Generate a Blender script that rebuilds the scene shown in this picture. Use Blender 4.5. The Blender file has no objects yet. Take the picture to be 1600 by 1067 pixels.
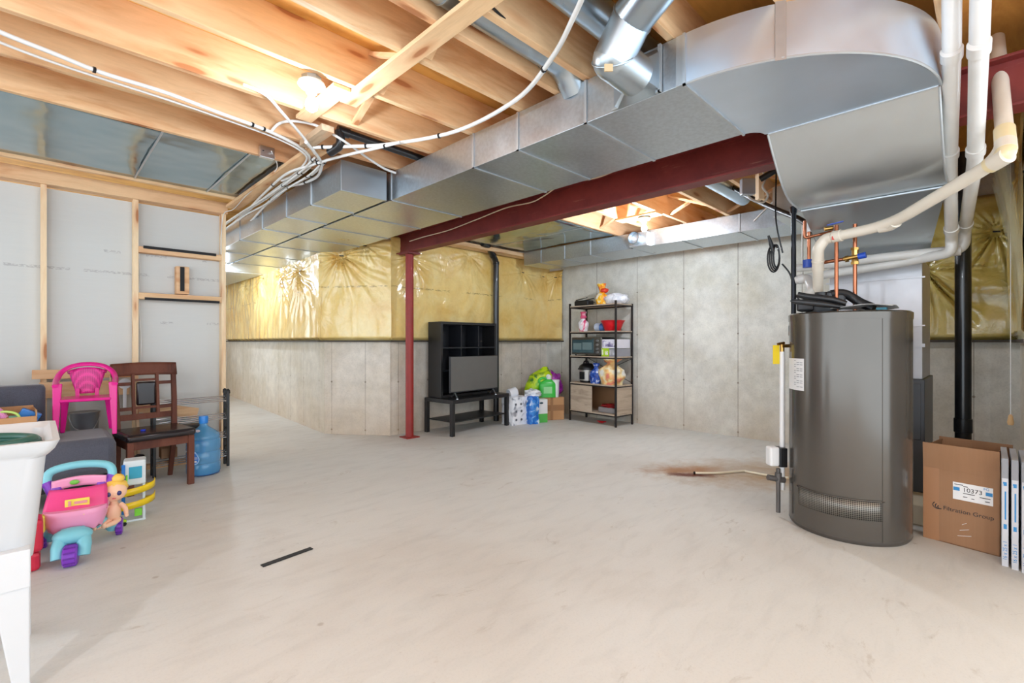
import bpy, bmesh, math, random
from mathutils import Vector, Matrix, noise as mnoise
random.seed(7)
SC = bpy.context.scene
COL = SC.collection
PI = math.pi
# ------------------------------------------------------------------ camera
cam_data = bpy.data.cameras.new('camera')
cam_data.lens = 16.76; cam_data.sensor_width = 36; cam_data.clip_start = 0.02
cam = bpy.data.objects.new('camera', cam_data); COL.objects.link(cam)
cam.location = (0, 0, 1.2); cam.rotation_euler = (PI/2, 0, -PI/4)
SC.camera = cam
# ------------------------------------------------------------------ world, exposure, lamps
world = bpy.data.worlds.new('world'); SC.world = world; world.use_nodes = True
bg = world.node_tree.nodes['Background']
bg.inputs[0].default_value = (0.85, 0.97, 1.08, 1); bg.inputs[1].default_value = 2.05
SC.view_settings.view_transform = 'Standard'; SC.view_settings.look = 'None'
SC.view_settings.gamma = 1; SC.view_settings.exposure = 0.74
SC.cycles.max_bounces = 10; SC.cycles.diffuse_bounces = 6; SC.cycles.glossy_bounces = 5
SC.cycles.transmission_bounces = 8; SC.cycles.transparent_max_bounces = 12
SC.cycles.sample_clamp_indirect = 6
BULB_1 = (1.02, 2.50, 2.43)      # bare bulb in front of the camera
BULB_2 = (4.70, 2.66, 2.43)      # bare bulb beyond the steel beam
BULBS_AND_FILL = [(BULB_1, 19), (BULB_2, 58), ((-1.3, 0.9, 2.30), 40), ((1.2, -1.2, 2.30), 26), ((2.1, 8.6, 2.30), 34)]  # seen bulbs, one inferred behind camera, then two unseen fill points added for brightness
for i, (p, w) in enumerate(BULBS_AND_FILL):
    l = bpy.data.lights.new('bulb_or_fill_light', 'POINT'); l.energy = w; l.shadow_soft_size = 0.05
    l.color = (0.86, 0.96, 1.08)
    o = bpy.data.objects.new('bulb_or_fill_light', l); o.location = (p[0], p[1], p[2]-0.03); COL.objects.link(o)
# ------------------------------------------------------------------ mesh helpers
class MB:
    def __init__(s): s.v = []; s.f = []; s.m = []; s.cur = 0
    def add(s, vs, fs):
        b = len(s.v); s.v += [tuple(v) for v in vs]
        s.f += [tuple(b+i for i in f) for f in fs]; s.m += [s.cur]*len(fs)
        return s
    def mat(s, i): s.cur = i; return s
    def box(s, x0, x1, y0, y1, z0, z1, M=None):
        vs = [Vector(p) for p in ((x0,y0,z0),(x1,y0,z0),(x1,y1,z0),(x0,y1,z0),(x0,y0,z1),(x1,y0,z1),(x1,y1,z1),(x0,y1,z1))]
        if M is not None: vs = [M @ v for v in vs]
        return s.add(vs, ((0,3,2,1),(4,5,6,7),(0,1,5,4),(1,2,6,5),(2,3,7,6),(3,0,4,7)))
    def cbox(s, c, d, M=None):
        T = Matrix.Translation(c) @ (M.to_4x4() if M is not None else Matrix.Identity(4))
        return s.box(-d[0]/2, d[0]/2, -d[1]/2, d[1]/2, -d[2]/2, d[2]/2, T)
    def bar(s, a, b, w, t, up=(0,0,1)):
        a = Vector(a); b = Vector(b); d = b-a; L = d.length; d.normalize(); u = Vector(up)
        if abs(d.dot(u)) > .98: u = Vector((1,0,0))
        sd = d.cross(u).normalized(); u = sd.cross(d)
        M = Matrix((d, sd, u)).transposed().to_4x4(); M.translation = a
        return s.box(0, L, -w/2, w/2, -t/2, t/2, M)
    def ring_tube(s, rings, closed_ends=True, loop=False):
        n = len(rings[0]); vs = [p for r in rings for p in r]; fs = []
        K = len(rings)
        for k in range(K if loop else K-1):
            k2 = (k+1) % K
            for i in range(n):
                j = (i+1) % n; fs.append((k*n+i, k*n+j, k2*n+j, k2*n+i))
        if closed_ends and not loop:
            fs.append(tuple(range(n-1, -1, -1))); fs.append(tuple((K-1)*n+i for i in range(n)))
        return s.add(vs, fs)
    def tube(s, pts, r, seg=10, ends=True, loop=False, flat=1.0):
        pts = [Vector(p) for p in pts]; K = len(pts)
        rr = r if isinstance(r, (list, tuple)) else [r]*K
        rings = []; pu = None
        for k in range(K):
            if loop: d = pts[(k+1) % K]-pts[k-1]
            else: d = pts[min(k+1, K-1)]-pts[max(k-1, 0)]
            if d.length < 1e-9: d = Vector((0,0,1))
            d.normalize()
            if pu is None:
                u = Vector((0,0,1)) if abs(d.z) < .9 else Vector((1,0,0))
            else: u = pu
            u = (u-d*u.dot(d)).normalized(); w = d.cross(u); pu = u
            rings.append([pts[k]+(u*math.cos(a)*flat+w*math.sin(a))*rr[k] for a in [2*PI*i/seg for i in range(seg)]])
        return s.ring_tube(rings, ends, loop)
    def cyl(s, a, b, r, seg=20, r2=None):
        return s.tube([a, b], [r, r if r2 is None else r2], seg)
    def lathe(s, prof, c=(0,0,0), seg=28, M=None, cap=True):
        rings = []
        for r, z in prof:
            ring = [Vector((max(r, 1e-4)*math.cos(2*PI*i/seg), max(r, 1e-4)*math.sin(2*PI*i/seg), z)) for i in range(seg)]
            if M is not None: ring = [M @ v for v in ring]
            rings.append([v+Vector(c) for v in ring])
        return s.ring_tube(rings, cap)
    def prism(s, poly, d0, d1, axis='y', M=None):
        # poly in the plane across the axis; extruded from d0 to d1
        def P(a, b, d): return {'y': (a, d, b), 'x': (d, a, b), 'z': (a, b, d)}[axis]
        n = len(poly); vs = [Vector(P(a, b, d0)) for a, b in poly]+[Vector(P(a, b, d1)) for a, b in poly]
        if M is not None: vs = [M @ v for v in vs]
        fs = [tuple(range(n)), tuple(range(2*n-1, n-1, -1))]+[(i, i+n, (i+1) % n+n, (i+1) % n) for i in range(n)]
        return s.add(vs, fs)
    def grid(s, fn, nu, nv, closeu=False):
        vs = [fn(i/nu, j/nv) for j in range(nv+1) for i in range(nu+1)]
        w = nu+1
        return s.add(vs, [(j*w+i, j*w+i+1, (j+1)*w+i+1, (j+1)*w+i) for j in range(nv) for i in range(nu)])
    def blob(s, c, r, seg=16, rings=10, amp=0, sc=3.0, seed=0, M=None, flatz=None):
        c = Vector(c); rg = []
        for k in range(rings+1):
            t = PI*k/rings; ring = []
            for i in range(seg):
                a = 2*PI*i/seg
                d = Vector((math.sin(t)*math.cos(a), math.sin(t)*math.sin(a), -math.cos(t)))
                q = 1+amp*mnoise.noise(d*sc+Vector((seed*3.1, seed, 0)))
                v = Vector((d.x*r[0], d.y*r[1], d.z*r[2]))*q
                if M is not None: v = M @ v
                v = c+v
                if flatz is not None and v.z < flatz: v.z = flatz
                ring.append(v)
            rg.append(ring)
        return s.ring_tube(rg, True)
    def build(s, name, mats, parent=None, smooth=None, bev=0, sub=0, loc=None, rz=0, solid=0):
        me = bpy.data.meshes.new(name); me.from_pydata(s.v, [], s.f); me.validate()
        if not isinstance(mats, (list, tuple)): mats = [mats]
        for m in mats: me.materials.append(m)
        if len(me.polygons) == len(s.m):
            for p, mi in zip(me.polygons, s.m): p.material_index = mi
        bm = bmesh.new(); bm.from_mesh(me); bmesh.ops.recalc_face_normals(bm, faces=bm.faces)
        if smooth is not None:
            ca = math.radians(smooth)
            for f in bm.faces: f.smooth = True
            for e in bm.edges:
                if len(e.link_faces) == 2 and e.calc_face_angle(0) > ca: e.smooth = False
        bm.to_mesh(me); bm.free()
        o = bpy.data.objects.new(name, me); COL.objects.link(o)
        if loc is not None: o.location = loc
        if rz: o.rotation_euler = (0, 0, rz)
        if parent is not None: o.parent = parent
        if solid:
            md = o.modifiers.new('solid', 'SOLIDIFY'); md.thickness = solid; md.offset = 0
        if bev:
            md = o.modifiers.new('bevel', 'BEVEL'); md.width = bev; md.segments = 2; md.limit_method = 'ANGLE'; md.angle_limit = math.radians(40)
            md.harden_normals = False
        if sub:
            md = o.modifiers.new('sub', 'SUBSURF'); md.levels = sub; md.render_levels = sub
        return o
def thing(name, label, cat, loc=(0,0,0), rz=0, group=None):
    o = bpy.data.objects.new(name, None); COL.objects.link(o)
    o.empty_display_size = .05
    o.location = loc; o.rotation_euler = (0, 0, rz); o['label'] = label; o['category'] = cat
    if group: o['group'] = group
    return o
def tag(o, label, cat, group=None, kind=None):
    o['label'] = label; o['category'] = cat
    if group: o['group'] = group
    if kind: o['kind'] = kind
    return o
def struct(o): o['kind'] = 'structure'; return o
def dup(root, loc, rz, label=None):
    r = root.copy(); COL.objects.link(r); r.location = loc; r.rotation_euler = (0, 0, rz)
    if label: r['label'] = label
    for ch in list(root.children):
        c = ch.copy(); COL.objects.link(c); c.parent = r
        for g in list(ch.children):
            d = g.copy(); COL.objects.link(d); d.parent = c
    return r
def smooth_path(pts, n=6, loop=False):
    P = [Vector(p) for p in pts]; out = []
    K = len(P)
    for i in range(K if loop else K-1):
        if loop: a, b, c, d = P[i-1], P[i], P[(i+1) % K], P[(i+2) % K]
        else: a, b, c, d = P[max(i-1, 0)], P[i], P[i+1], P[min(i+2, K-1)]
        for k in range(n):
            t = k/n
            out.append(.5*((2*b)+(c-a)*t+(2*a-5*b+4*c-d)*t*t+(3*b-a-3*c+d)*t**3))
    if not loop: out.append(P[-1])
    return out
def fillet(pts, r, n=6):
    # polyline with rounded corners, as pipe bends
    P = [Vector(p) for p in pts]; out = [P[0]]
    for i in range(1, len(P)-1):
        a = (P[i-1]-P[i]); b = (P[i+1]-P[i]); rr = min(r, a.length*.49, b.length*.49)
        A = P[i]+a.normalized()*rr; B = P[i]+b.normalized()*rr
        for k in range(n+1):
            t = k/n; out.append((1-t)**2*A+2*t*(1-t)*P[i]+t*t*B)
    out.append(P[-1]); return out
def text(body, size, mat_, parent, loc, rot, name='lettering', align='CENTER', ext=0.0004, sx=1.0):
    cu = bpy.data.curves.new(name, 'FONT'); cu.body = body; cu.size = size; cu.align_x = align; cu.align_y = 'CENTER'; cu.extrude = ext
    t = bpy.data.objects.new(name, cu); COL.objects.link(t)
    bpy.context.view_layer.update()
    me = bpy.data.meshes.new_from_object(t); bpy.data.objects.remove(t)
    me.materials.clear(); me.materials.append(mat_)
    o = bpy.data.objects.new(name, me); COL.objects.link(o); o.location = loc; o.rotation_euler = rot; o.scale = (sx, 1, 1)
    o.parent = parent
    return o
# ------------------------------------------------------------------ material helpers
class NT:
    def __init__(s, name):
        m = bpy.data.materials.new(name); m.use_nodes = True; s.m = m; s.t = m.node_tree; s.n = s.t.nodes; s.l = s.t.links
        s.b = s.n['Principled BSDF']; s.out = s.n['Material Output']
        s.tc = s.n.new('ShaderNodeTexCoord')
    def put(s, sock, v):
        if v is None: return
        if hasattr(v, 'links') or hasattr(v, 'is_linked'): s.l.new(v, sock)
        else:
            if isinstance(v, tuple) and len(v) == 3 and sock.type == 'RGBA': v = (*v, 1)
            sock.default_value = v
    def coords(s, scale=(1,1,1), rnd=False, rot=(0,0,0), kind='Object'):
        mp = s.n.new('ShaderNodeMapping'); s.l.new(s.tc.outputs[kind], mp.inputs['Vector'])
        mp.inputs['Scale'].default_value = scale; mp.inputs['Rotation'].default_value = rot
        if rnd:
            oi = s.n.new('ShaderNodeObjectInfo'); mm = s.n.new('ShaderNodeMath'); mm.operation = 'MULTIPLY'; mm.inputs[1].default_value = 37
            s.l.new(oi.outputs['Random'], mm.inputs[0]); s.l.new(mm.outputs[0], mp.inputs['Location'])
        return mp.outputs[0]
    def noise(s, vec, scale, detail=4, rough=.5, dist=0, out='Fac'):
        n = s.n.new('ShaderNodeTexNoise'); s.l.new(vec, n.inputs['Vector']); n.inputs['Scale'].default_value = scale
        n.inputs['Detail'].default_value = detail; n.inputs['Roughness'].default_value = rough; n.inputs['Distortion'].default_value = dist
        return n.outputs[out]
    def voro(s, vec, scale, feat='F1', out='Distance', rand=1.0):
        n = s.n.new('ShaderNodeTexVoronoi'); n.feature = feat; s.l.new(vec, n.inputs['Vector']); n.inputs['Scale'].default_value = scale
        n.inputs['Randomness'].default_value = rand
        return n.outputs[out]
    def ramp(s, fac, stops):
        n = s.n.new('ShaderNodeValToRGB'); s.l.new(fac, n.inputs[0]); e = n.color_ramp.elements
        while len(e) < len(stops): e.new(.5)
        for el, (p, c) in zip(e, stops):
            el.position = p; el.color = (c, c, c, 1) if isinstance(c, (int, float)) else (*c, 1)
        return n.outputs[0]
    def mix(s, fac, a, b, mode='MIX'):
        n = s.n.new('ShaderNodeMix'); n.data_type = 'RGBA'; n.blend_type = mode
        s.put(n.inputs[0], fac); s.put(n.inputs[6], a); s.put(n.inputs[7], b); return n.outputs[2]
    def math(s, op, a, b=None, c=None):
        n = s.n.new('ShaderNodeMath'); n.operation = op; s.put(n.inputs[0], a)
        if b is not None: s.put(n.inputs[1], b)
        if c is not None: s.put(n.inputs[2], c)
        return n.outputs[0]
    def sep(s, vec):
        n = s.n.new('ShaderNodeSeparateXYZ'); s.l.new(vec, n.inputs[0]); return n.outputs
    def bump(s, h, strength=.3, dist=.01):
        n = s.n.new('ShaderNodeBump'); n.inputs['Strength'].default_value = strength; n.inputs['Distance'].default_value = dist
        s.l.new(h, n.inputs['Height']); s.l.new(n.outputs[0], s.b.inputs['Normal'])
    def set(s, **k):
        names = dict(col='Base Color', rough='Roughness', metal='Metallic', trans='Transmission Weight', ior='IOR', alpha='Alpha', emit='Emission Color', es='Emission Strength', coat='Coat Weight', spec='Specular IOR Level', sheen='Sheen Weight', sss='Subsurface Weight')
        for a, v in k.items(): s.put(s.b.inputs[names[a]], v)
        return s.m
def srgb(r, g, b):
    return tuple(((c/255)/12.92 if c/255 <= .04045 else ((c/255+.055)/1.055)**2.4) for c in (r, g, b))
_pc = {}
def plastic(name, rgb, rough=.4, var=.06, metal=0, **k):
    if name in _pc: return _pc[name]
    t = NT(name); c = srgb(*rgb); v = t.coords()
    n = t.noise(v, 9, 3)
    f = t.ramp(n, [(.3, 1-var), (.7, 1.0)])
    col = t.mix(1.0, c, f, 'MULTIPLY')
    t.set(col=col, rough=rough, metal=metal, **k)
    _pc[name] = t.m
    return t.m

# ------------------------------------------------------------------ materials
def m_concrete_wall(axis, off, period=.71, tint=(196,188,176)):
    t = NT('poured_concrete_'+axis); v = t.coords(); x = t.sep(v)
    big = t.noise(v, 1.3, 5, .6); med = t.noise(v, 7, 6, .65); fine = t.noise(v, 60, 3, .6)
    c = t.ramp(big, [(.3, srgb(tint[0]-14, tint[1]-18, tint[2]-26)), (.55, srgb(*tint)), (.75, srgb(tint[0]+14, tint[1]+14, tint[2]+12))])
    c = t.mix(.6, c, t.ramp(med, [(.3, .70), (.6, 1.0), (.75, 1.05)]), 'MULTIPLY')
    c = t.mix(.3, c, t.ramp(fine, [(.35, .7), (.5, 1.0)]), 'MULTIPLY')
    # form panel joints
    s = t.math('FRACT', t.math('DIVIDE', t.math('ADD', x[{'x': 0, 'y': 1}[axis]], 50*period-off+.5*period), period))
    d = t.math('ABSOLUTE', t.math('SUBTRACT', s, .5))
    wob = t.math('MULTIPLY', t.noise(v, 4, 3), .012)
    line = t.math('LESS_THAN', d, t.math('ADD', wob, .001))
    c = t.mix(t.math('MULTIPLY', line, .55), c, srgb(112, 100, 86))
    # tie holes on the joints
    zf = t.math('FRACT', t.math('DIVIDE', t.math('ADD', x[2], .25), .62)); dz = t.math('MULTIPLY', t.math('ABSOLUTE', t.math('SUBTRACT', zf, .5)), .62)
    ds = t.math('MULTIPLY', d, period)
    hole = t.math('LESS_THAN', t.math('ADD', t.math('MULTIPLY', dz, dz), t.math('MULTIPLY', ds, ds)), .00014)
    c = t.mix(t.math('MULTIPLY', hole, .6), c, srgb(96, 78, 60))
    # damp brown stain low down
    low = t.math('SUBTRACT', 1.0, t.math('MULTIPLY', x[2], 1.6)); low = t.math('MULTIPLY', low, t.noise(v, 1.7, 4))
    low.node.use_clamp = True
    c = t.mix(t.math('MULTIPLY', low, .7), c, srgb(178, 150, 118))
    t.set(col=c, rough=.85, spec=.25)
    t.bump(t.math('SUBTRACT', t.math('ADD', t.math('MULTIPLY', med, .6), t.math('MULTIPLY', fine, .25)), t.math('MULTIPLY', line, .5)), .5, .012)
    return t.m
CONC_X = m_concrete_wall('x', .1, .46, (216,208,197)); CONC_Y = m_concrete_wall('y', 2.23, .71, (216,214,206))
def m_floor():
    t = NT('concrete_floor'); v = t.coords(); x = t.sep(v)
    big = t.noise(v, .7, 4, .55, .4); med = t.noise(t.coords((1, 3.2, 1), rot=(0,0,.5)), 3.2, 6, .62, .6); fine = t.noise(v, 90, 3, .7)
    c = t.ramp(big, [(.32, srgb(203, 200, 194)), (.5, srgb(211, 211, 207)), (.7, srgb(213, 214, 211))])
    c = t.mix(.38, c, t.ramp(med, [(.25, .76), (.5, 1.0), (.7, 1.04)]), 'MULTIPLY')
    c = t.mix(.25, c, t.ramp(fine, [(.3, .75), (.5, 1.0)]), 'MULTIPLY')
    # faint dark scuffs
    sc = t.ramp(t.noise(t.coords((1, 2, 1), rot=(0,0,-.3)), 2.3, 8, .75, 1.5), [(.60, 0), (.70, 1)])
    c = t.mix(t.math('MULTIPLY', sc, .35), c, srgb(138, 122, 100))
    spots = t.ramp(t.voro(v, 3.1), [(.03, 1), (.055, 0)])
    c = t.mix(t.math('MULTIPLY', spots, .35), c, srgb(120, 98, 72))
    # rust bloom round the floor drain
    def blob(cx, cy, ax, ay, ang, soft, colr, amt, c):
        mp = t.n.new('ShaderNodeMapping'); mp.vector_type = 'TEXTURE'; t.l.new(t.tc.outputs['Object'], mp.inputs[0])
        mp.inputs['Location'].default_value = (cx, cy, 0); mp.inputs['Rotation'].default_value = (0, 0, ang); mp.inputs['Scale'].default_value = (ax, ay, 1)
        ln = t.n.new('ShaderNodeVectorMath'); ln.operation = 'LENGTH'; t.l.new(mp.outputs[0], ln.inputs[0])
        d = t.math('ADD', ln.outputs['Value'], t.math('MULTIPLY', t.math('SUBTRACT', t.noise(v, 5, 6, .7), .5), 1.3))
        k = t.ramp(d, [(soft, 1), (1.0, 0)])
        return t.mix(t.math('MULTIPLY', k, amt), c, srgb(*colr))
    D = Vector((4.192, 1.872, -0.000))
    c = blob(D.x+.55, D.y-.5, 1.25, .62, -PI/4-.05, .2, (170,136,92), .85, c)
    c = blob(D.x+.1, D.y+.1, .55, .2, -PI/4, .2, (160,108,62), .85, c)
    c = blob(D.x-.02, D.y+.02, .27, .09, -PI/4-.1, .4, (104,44,20), 1.0, c)
    c = blob(D.x+.45, D.y-.3, .4, .16, -PI/4, .3, (196,188,178), .6, c)
    t.set(col=c, rough=t.ramp(med, [(.3, .62), (.7, .45)]), spec=.35)
    t.bump(t.math('ADD', med, t.math('MULTIPLY', fine, .25)), .12, .01)
    return t.m
FLOOR = m_floor()
def m_wood(name, sc, light=(236,200,148), dark=(206,150,96), red=(190,112,70), knots=True, rnd=True):
    t = NT(name); v = t.coords(sc, rnd); k0 = t.coords(tuple(q if q > 3 else q*1 for q in sc), rnd)
    g = t.noise(v, 1.6, 6, .6, .8)
    fine = t.noise(t.coords(tuple(q*3 for q in sc), rnd), 4, 4, .6)
    c = t.ramp(g, [(.3, srgb(*dark)), (.5, srgb(*light)), (.72, srgb(*[min(255, q+10) for q in light]))])
    c = t.mix(.35, c, t.ramp(fine, [(.3, .78), (.6, 1.0)]), 'MULTIPLY')
    tone = t.noise(t.coords((.5,.5,.5), rnd), .9, 2)
    c = t.mix(t.ramp(tone, [(.42, 0), (.7, .5)]), c, srgb(*red))
    if knots:
        kv = t.voro(t.coords(tuple(.35*q+ .65*(1 if q < 3 else 3) for q in sc), rnd), 2.1)
        c = t.mix(t.ramp(kv, [(.12, .9), (.17, 0)]), c, srgb(128, 78, 48))
        c = t.mix(t.ramp(kv, [(.15, .55), (.34, 0)]), c, srgb(200, 132, 84))
    t.set(col=c, rough=.6, spec=.3); t.bump(g, .12, .004)
    return t.m
PL, PD, PR_ = (230,194,150), (210,162,116), (200,136,96)
WOODX = m_wood('pine_along_joist', (1, 7, 7), PL, PD, PR_); WOODY = m_wood('pine_cross_piece', (7, 1, 7), PL, PD, PR_); WOODZ = m_wood('pine_stud', (9, 9, 1), (240,214,176), (230,194,150), (216,172,132))
def m_osb():
    t = NT('plywood_subfloor'); v = t.coords((1, 4, 1)); n = t.noise(v, 2, 5, .6, .5)
    c = t.ramp(n, [(.3, srgb(196, 138, 66)), (.6, srgb(232, 178, 96))])
    t.set(col=c, rough=.7); return t.m
OSB = m_osb()
def m_galv(name, base=(.62,.66,.69), rough=.3, spangle=.1, wave=.25, metal=.95):
    t = NT(name); v = t.coords(); cs = t.noise(v, 75, 2, .5)
    big = t.noise(v, 3.0, 4, .6)
    f = t.ramp(big, [(.3, .92), (.7, 1.0)])
    if spangle > .06: f = t.math('MULTIPLY', f, t.ramp(t.noise(v, 45, 2, .6), [(.35, 1-spangle), (.65, 1.0)]))
    c = t.mix(1.0, base, f, 'MULTIPLY')
    r = t.ramp(big, [(.3, rough-.04), (.7, rough+.08)])
    t.set(col=c, rough=r, metal=metal)
    t.bump(t.noise(v, 1.8, 2, .5), wave, .03)
    return t.m
GALV = m_galv('galvanised_steel', (.56,.62,.67), .31, .12, .25, .9); GALV_S = m_galv('smooth_sheet_steel', (.57,.62,.64), .31, .0, .45, .9); GALV_E = m_galv('pale_sheet_steel', (.70,.80,.92), .33, .0, .3, .88); GALV_P = m_galv('galvanised_pipe', (.48,.56,.62), .3, .0, .1, .92)
ALU = plastic('bare_aluminium', (205,208,212), .3, .05, metal=.95); TAPE = plastic('seam_strip', (196,202,206), .35, .1, metal=.7)
DARKSTEEL = plastic('black_steel', (34,36,42), .35, .2, metal=.6)
def m_red():
    t = NT('red_oxide_steel'); v = t.coords(); n = t.noise(v, 4, 6, .7); s = t.noise(t.coords((1,.25,3)), 9, 6, .75)
    c = t.ramp(n, [(.3, srgb(96, 30, 28)), (.6, srgb(118, 42, 38))])
    c = t.mix(t.ramp(s, [(.62, 0), (.74, .55)]), c, srgb(168, 118, 96))
    t.set(col=c, rough=.5, spec=.4); return t.m
REDST = m_red(); REDCOL = plastic('red_column_paint', (146,38,32), .5, .18)
def m_poly(name, lit=(234,202,126), deep=(220,174,88), gl=.14):
    t = NT(name); v = t.coords(); n = t.noise(v, 2.0, 5, .6, .6); w = t.noise(v, 14, 5, .65, 1.0)
    c = t.ramp(n, [(.3, srgb(*deep)), (.5, srgb(*lit)), (.75, srgb(238, 218, 156))])
    c = t.mix(.3, c, t.ramp(w, [(.3, .78), (.6, 1.0)]), 'MULTIPLY')
    # faint printed line along the batt
    x = t.sep(v); z = x[2]; u = t.math('ADD', x[0], x[1])
    band = t.math('LESS_THAN', t.math('ABSOLUTE', t.math('SUBTRACT', z, 1.90)), .011)
    seg = t.math('GREATER_THAN', t.noise(t.coords((26, 26, 110)), 1, 2), .52); gate = t.math('GREATER_THAN', t.noise(t.coords((2.2, 2.2, .001)), 1, 1), .5)
    pr = t.math('MULTIPLY', t.math('MULTIPLY', band, seg), gate)
    c = t.mix(t.math('MULTIPLY', pr, .6), c, srgb(120, 96, 52))
    t.set(col=c, rough=gl, spec=.6, coat=.5)
    t.b.inputs['Coat Roughness'].default_value = .12
    t.bump(t.math('ADD', t.noise(v, 5, 4, .55, 1.5), t.math('MULTIPLY', w, .2)), .4, .02)
    return t.m
POLY = m_poly('insulation_under_poly'); POLY_D = m_poly('insulation_shaded_olive', (206,186,104), (150,128,52), .16)  # second is a darker olive copy, shade behind the furnace put into its colour
def m_board():
    t = NT('white_foam_board'); v = t.coords(); x = t.sep(v)
    n = t.noise(t.coords((4, 1, 60)), 1.2, 3)
    c = t.ramp(n, [(.3, srgb(200, 200, 196)), (.7, srgb(202, 202, 198))])
    for zc, g0 in ((1.83, .44), (1.38, .54), (2.02, .60)):
        band = t.math('LESS_THAN', t.math('ABSOLUTE', t.math('SUBTRACT', x[2], zc)), .012)
        seg = t.math('GREATER_THAN', t.noise(t.coords((60, 1, 160)), 1, 2), .5); gate = t.math('GREATER_THAN', t.noise(t.coords((1.3, 1, .001)), 1.4+g0, 1), g0)
        c = t.mix(t.math('MULTIPLY', t.math('MULTIPLY', t.math('MULTIPLY', band, seg), gate), .5), c, srgb(140, 136, 138))
    t.set(col=c, rough=.55); return t.m
BOARD = m_board()
def m_pvc(name, rgb, rough=.3):
    t = NT(name); n = t.noise(t.coords(), 6, 3); c = t.ramp(n, [(.3, srgb(*[q-12 for q in rgb])), (.7, srgb(*rgb))])
    t.set(col=c, rough=rough, spec=.5, coat=.2); return t.m
PVC = m_pvc('white_pvc', (222,220,216)); PVC_Y = m_pvc('aged_pvc', (222,212,196)); PVC_E = m_pvc('yellowed_pvc', (226,208,166)); CABLE = m_pvc('white_cable', (225,225,222), .4); ABS = m_pvc('black_abs', (30,31,34), .28)
COPPER = plastic('copper', (176,112,82), .32, .2, metal=1.0); BRASS = plastic('brass', (190,150,84), .3, .15, metal=1.0)
BLACK = plastic('black_plastic', (22,22,25), .4, .2); BLUE = plastic('blue_plastic', (28,70,170), .35, .1)
WHITE = plastic('white_plastic', (228,228,228), .35, .03); CREAM = plastic('cream_plastic', (236,226,200), .4, .05)

# ------------------------------------------------------------------ the room
JZ = 2.58; SUB = 2.815
struct(MB().box(-4.5, 6.45, -3.2, 12.4, -.1, 0).build('floor', FLOOR))
struct(MB().box(-4.5, 6.45, -3.2, 12.4, SUB, SUB+.05).build('ceiling', OSB))
struct(MB().box(6.25, 6.45, -.35, 5.42, 0, SUB).build('wall_right', CONC_Y))
struct(MB().box(3.2, 6.45, 5.4, 5.6, 0, SUB).build('wall_back', CONC_X))
bd = Vector((3.2-2.66, 5.4-6.11, 0)); struct(MB().box(0, bd.length, 0, .15, 0, SUB).build('wall_bay', CONC_X, loc=(2.66,6.11,0), rz=math.atan2(bd.y, bd.x)))
LW0 = Vector((2.66, 6.11, 0)); LW1 = Vector((3.05, 11.97, 0))
ld = Vector((3.08-2.66, 12.4-6.11, 0)); struct(MB().box(0, ld.length, -.2, 0, 0, SUB).build('wall_left', m_concrete_wall('x', .2, .62, (200,195,184)), loc=(2.66,6.11,0), rz=math.atan2(ld.y, ld.x)))
struct(MB().box(.5, 3.1, 12.2, 12.4, 0, SUB).build('wall_far', CONC_X))
struct(MB().box(3.5, 6.25, -.35, -.2, 0, SUB).build('wall_side', CONC_X))
# dark joint between floor and wall
STUD_Y = 5.56
# ---- stud partition on the left
struct(MB().box(-3.2, 1.39, STUD_Y+.092, STUD_Y+.11, 0, 2.5).build('wall_partition', BOARD))
def stud(x, lab):
    t = MB().box(-.019, .019, 0, .09, 0, 2.47).build('wall_stud', WOODZ, loc=(x, STUD_Y, .038)); tag(t, lab, 'stud'); return t
stud(1.370, 'pine stud at the open end of the partition, beside the hallway')
stud(.656, 'pine stud behind the dining chair back, left of the two short blocks')
stud(.049, 'pine stud behind the pink chair, leftmost stud in the photo')
stud(-.560, 'pine stud of the partition hidden to the left of the grey sofa')
stud(-1.17, 'pine stud of the partition far left, outside the picture')
tag(MB().box(-3.2, 1.39, STUD_Y, STUD_Y+.09, 0, .038).build('bottom_plate', WOODX), 'pine bottom plate under the partition studs', 'plate')
tag(MB().box(-3.2, 1.40, STUD_Y-.03, STUD_Y+.09, 2.508, 2.62).build('header_board', WOODX, bev=.003), 'knotty pine header running along the top of the white partition', 'board')
tag(MB().box(-3.2, 1.41, 5.16, 5.20, 2.575, 2.70).build('ledger_board', WOODX, bev=.003), 'pine ledger just above the partition header, below the dark sheet metal', 'board')
FELT = plastic('black_strip', (30,30,32), .8, .2)
def block(name, lab, x0, x1, z0, z1, sx0, sx1, sz0, sz1):
    t = thing(name, lab, 'block', (x0, STUD_Y, z0))
    MB().box(0, x1-x0, -.005, .085, 0, z1-z0).build('wood', WOODX, t, bev=.003)
    MB().box(sx0-x0, sx1-x0, -.012, -.0055, sz0-z0, sz1-z0).build('felt_strip', FELT, t)
block('wall_block', 'horizontal pine block with black strip along its top, upper of two', .676, 1.351, 2.028, 2.083, .71, 1.30, 2.066, 2.092)
block('wall_block', 'horizontal pine block with black strip along its bottom, lower of two', .676, 1.351, 1.595, 1.655, .72, 1.33, 1.588, 1.612)
block('wall_block', 'short upright pine block with black strip between the two horizontal ones', .965, 1.070, 1.663, 1.93, .995, 1.03, 1.69, 1.925)
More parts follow.
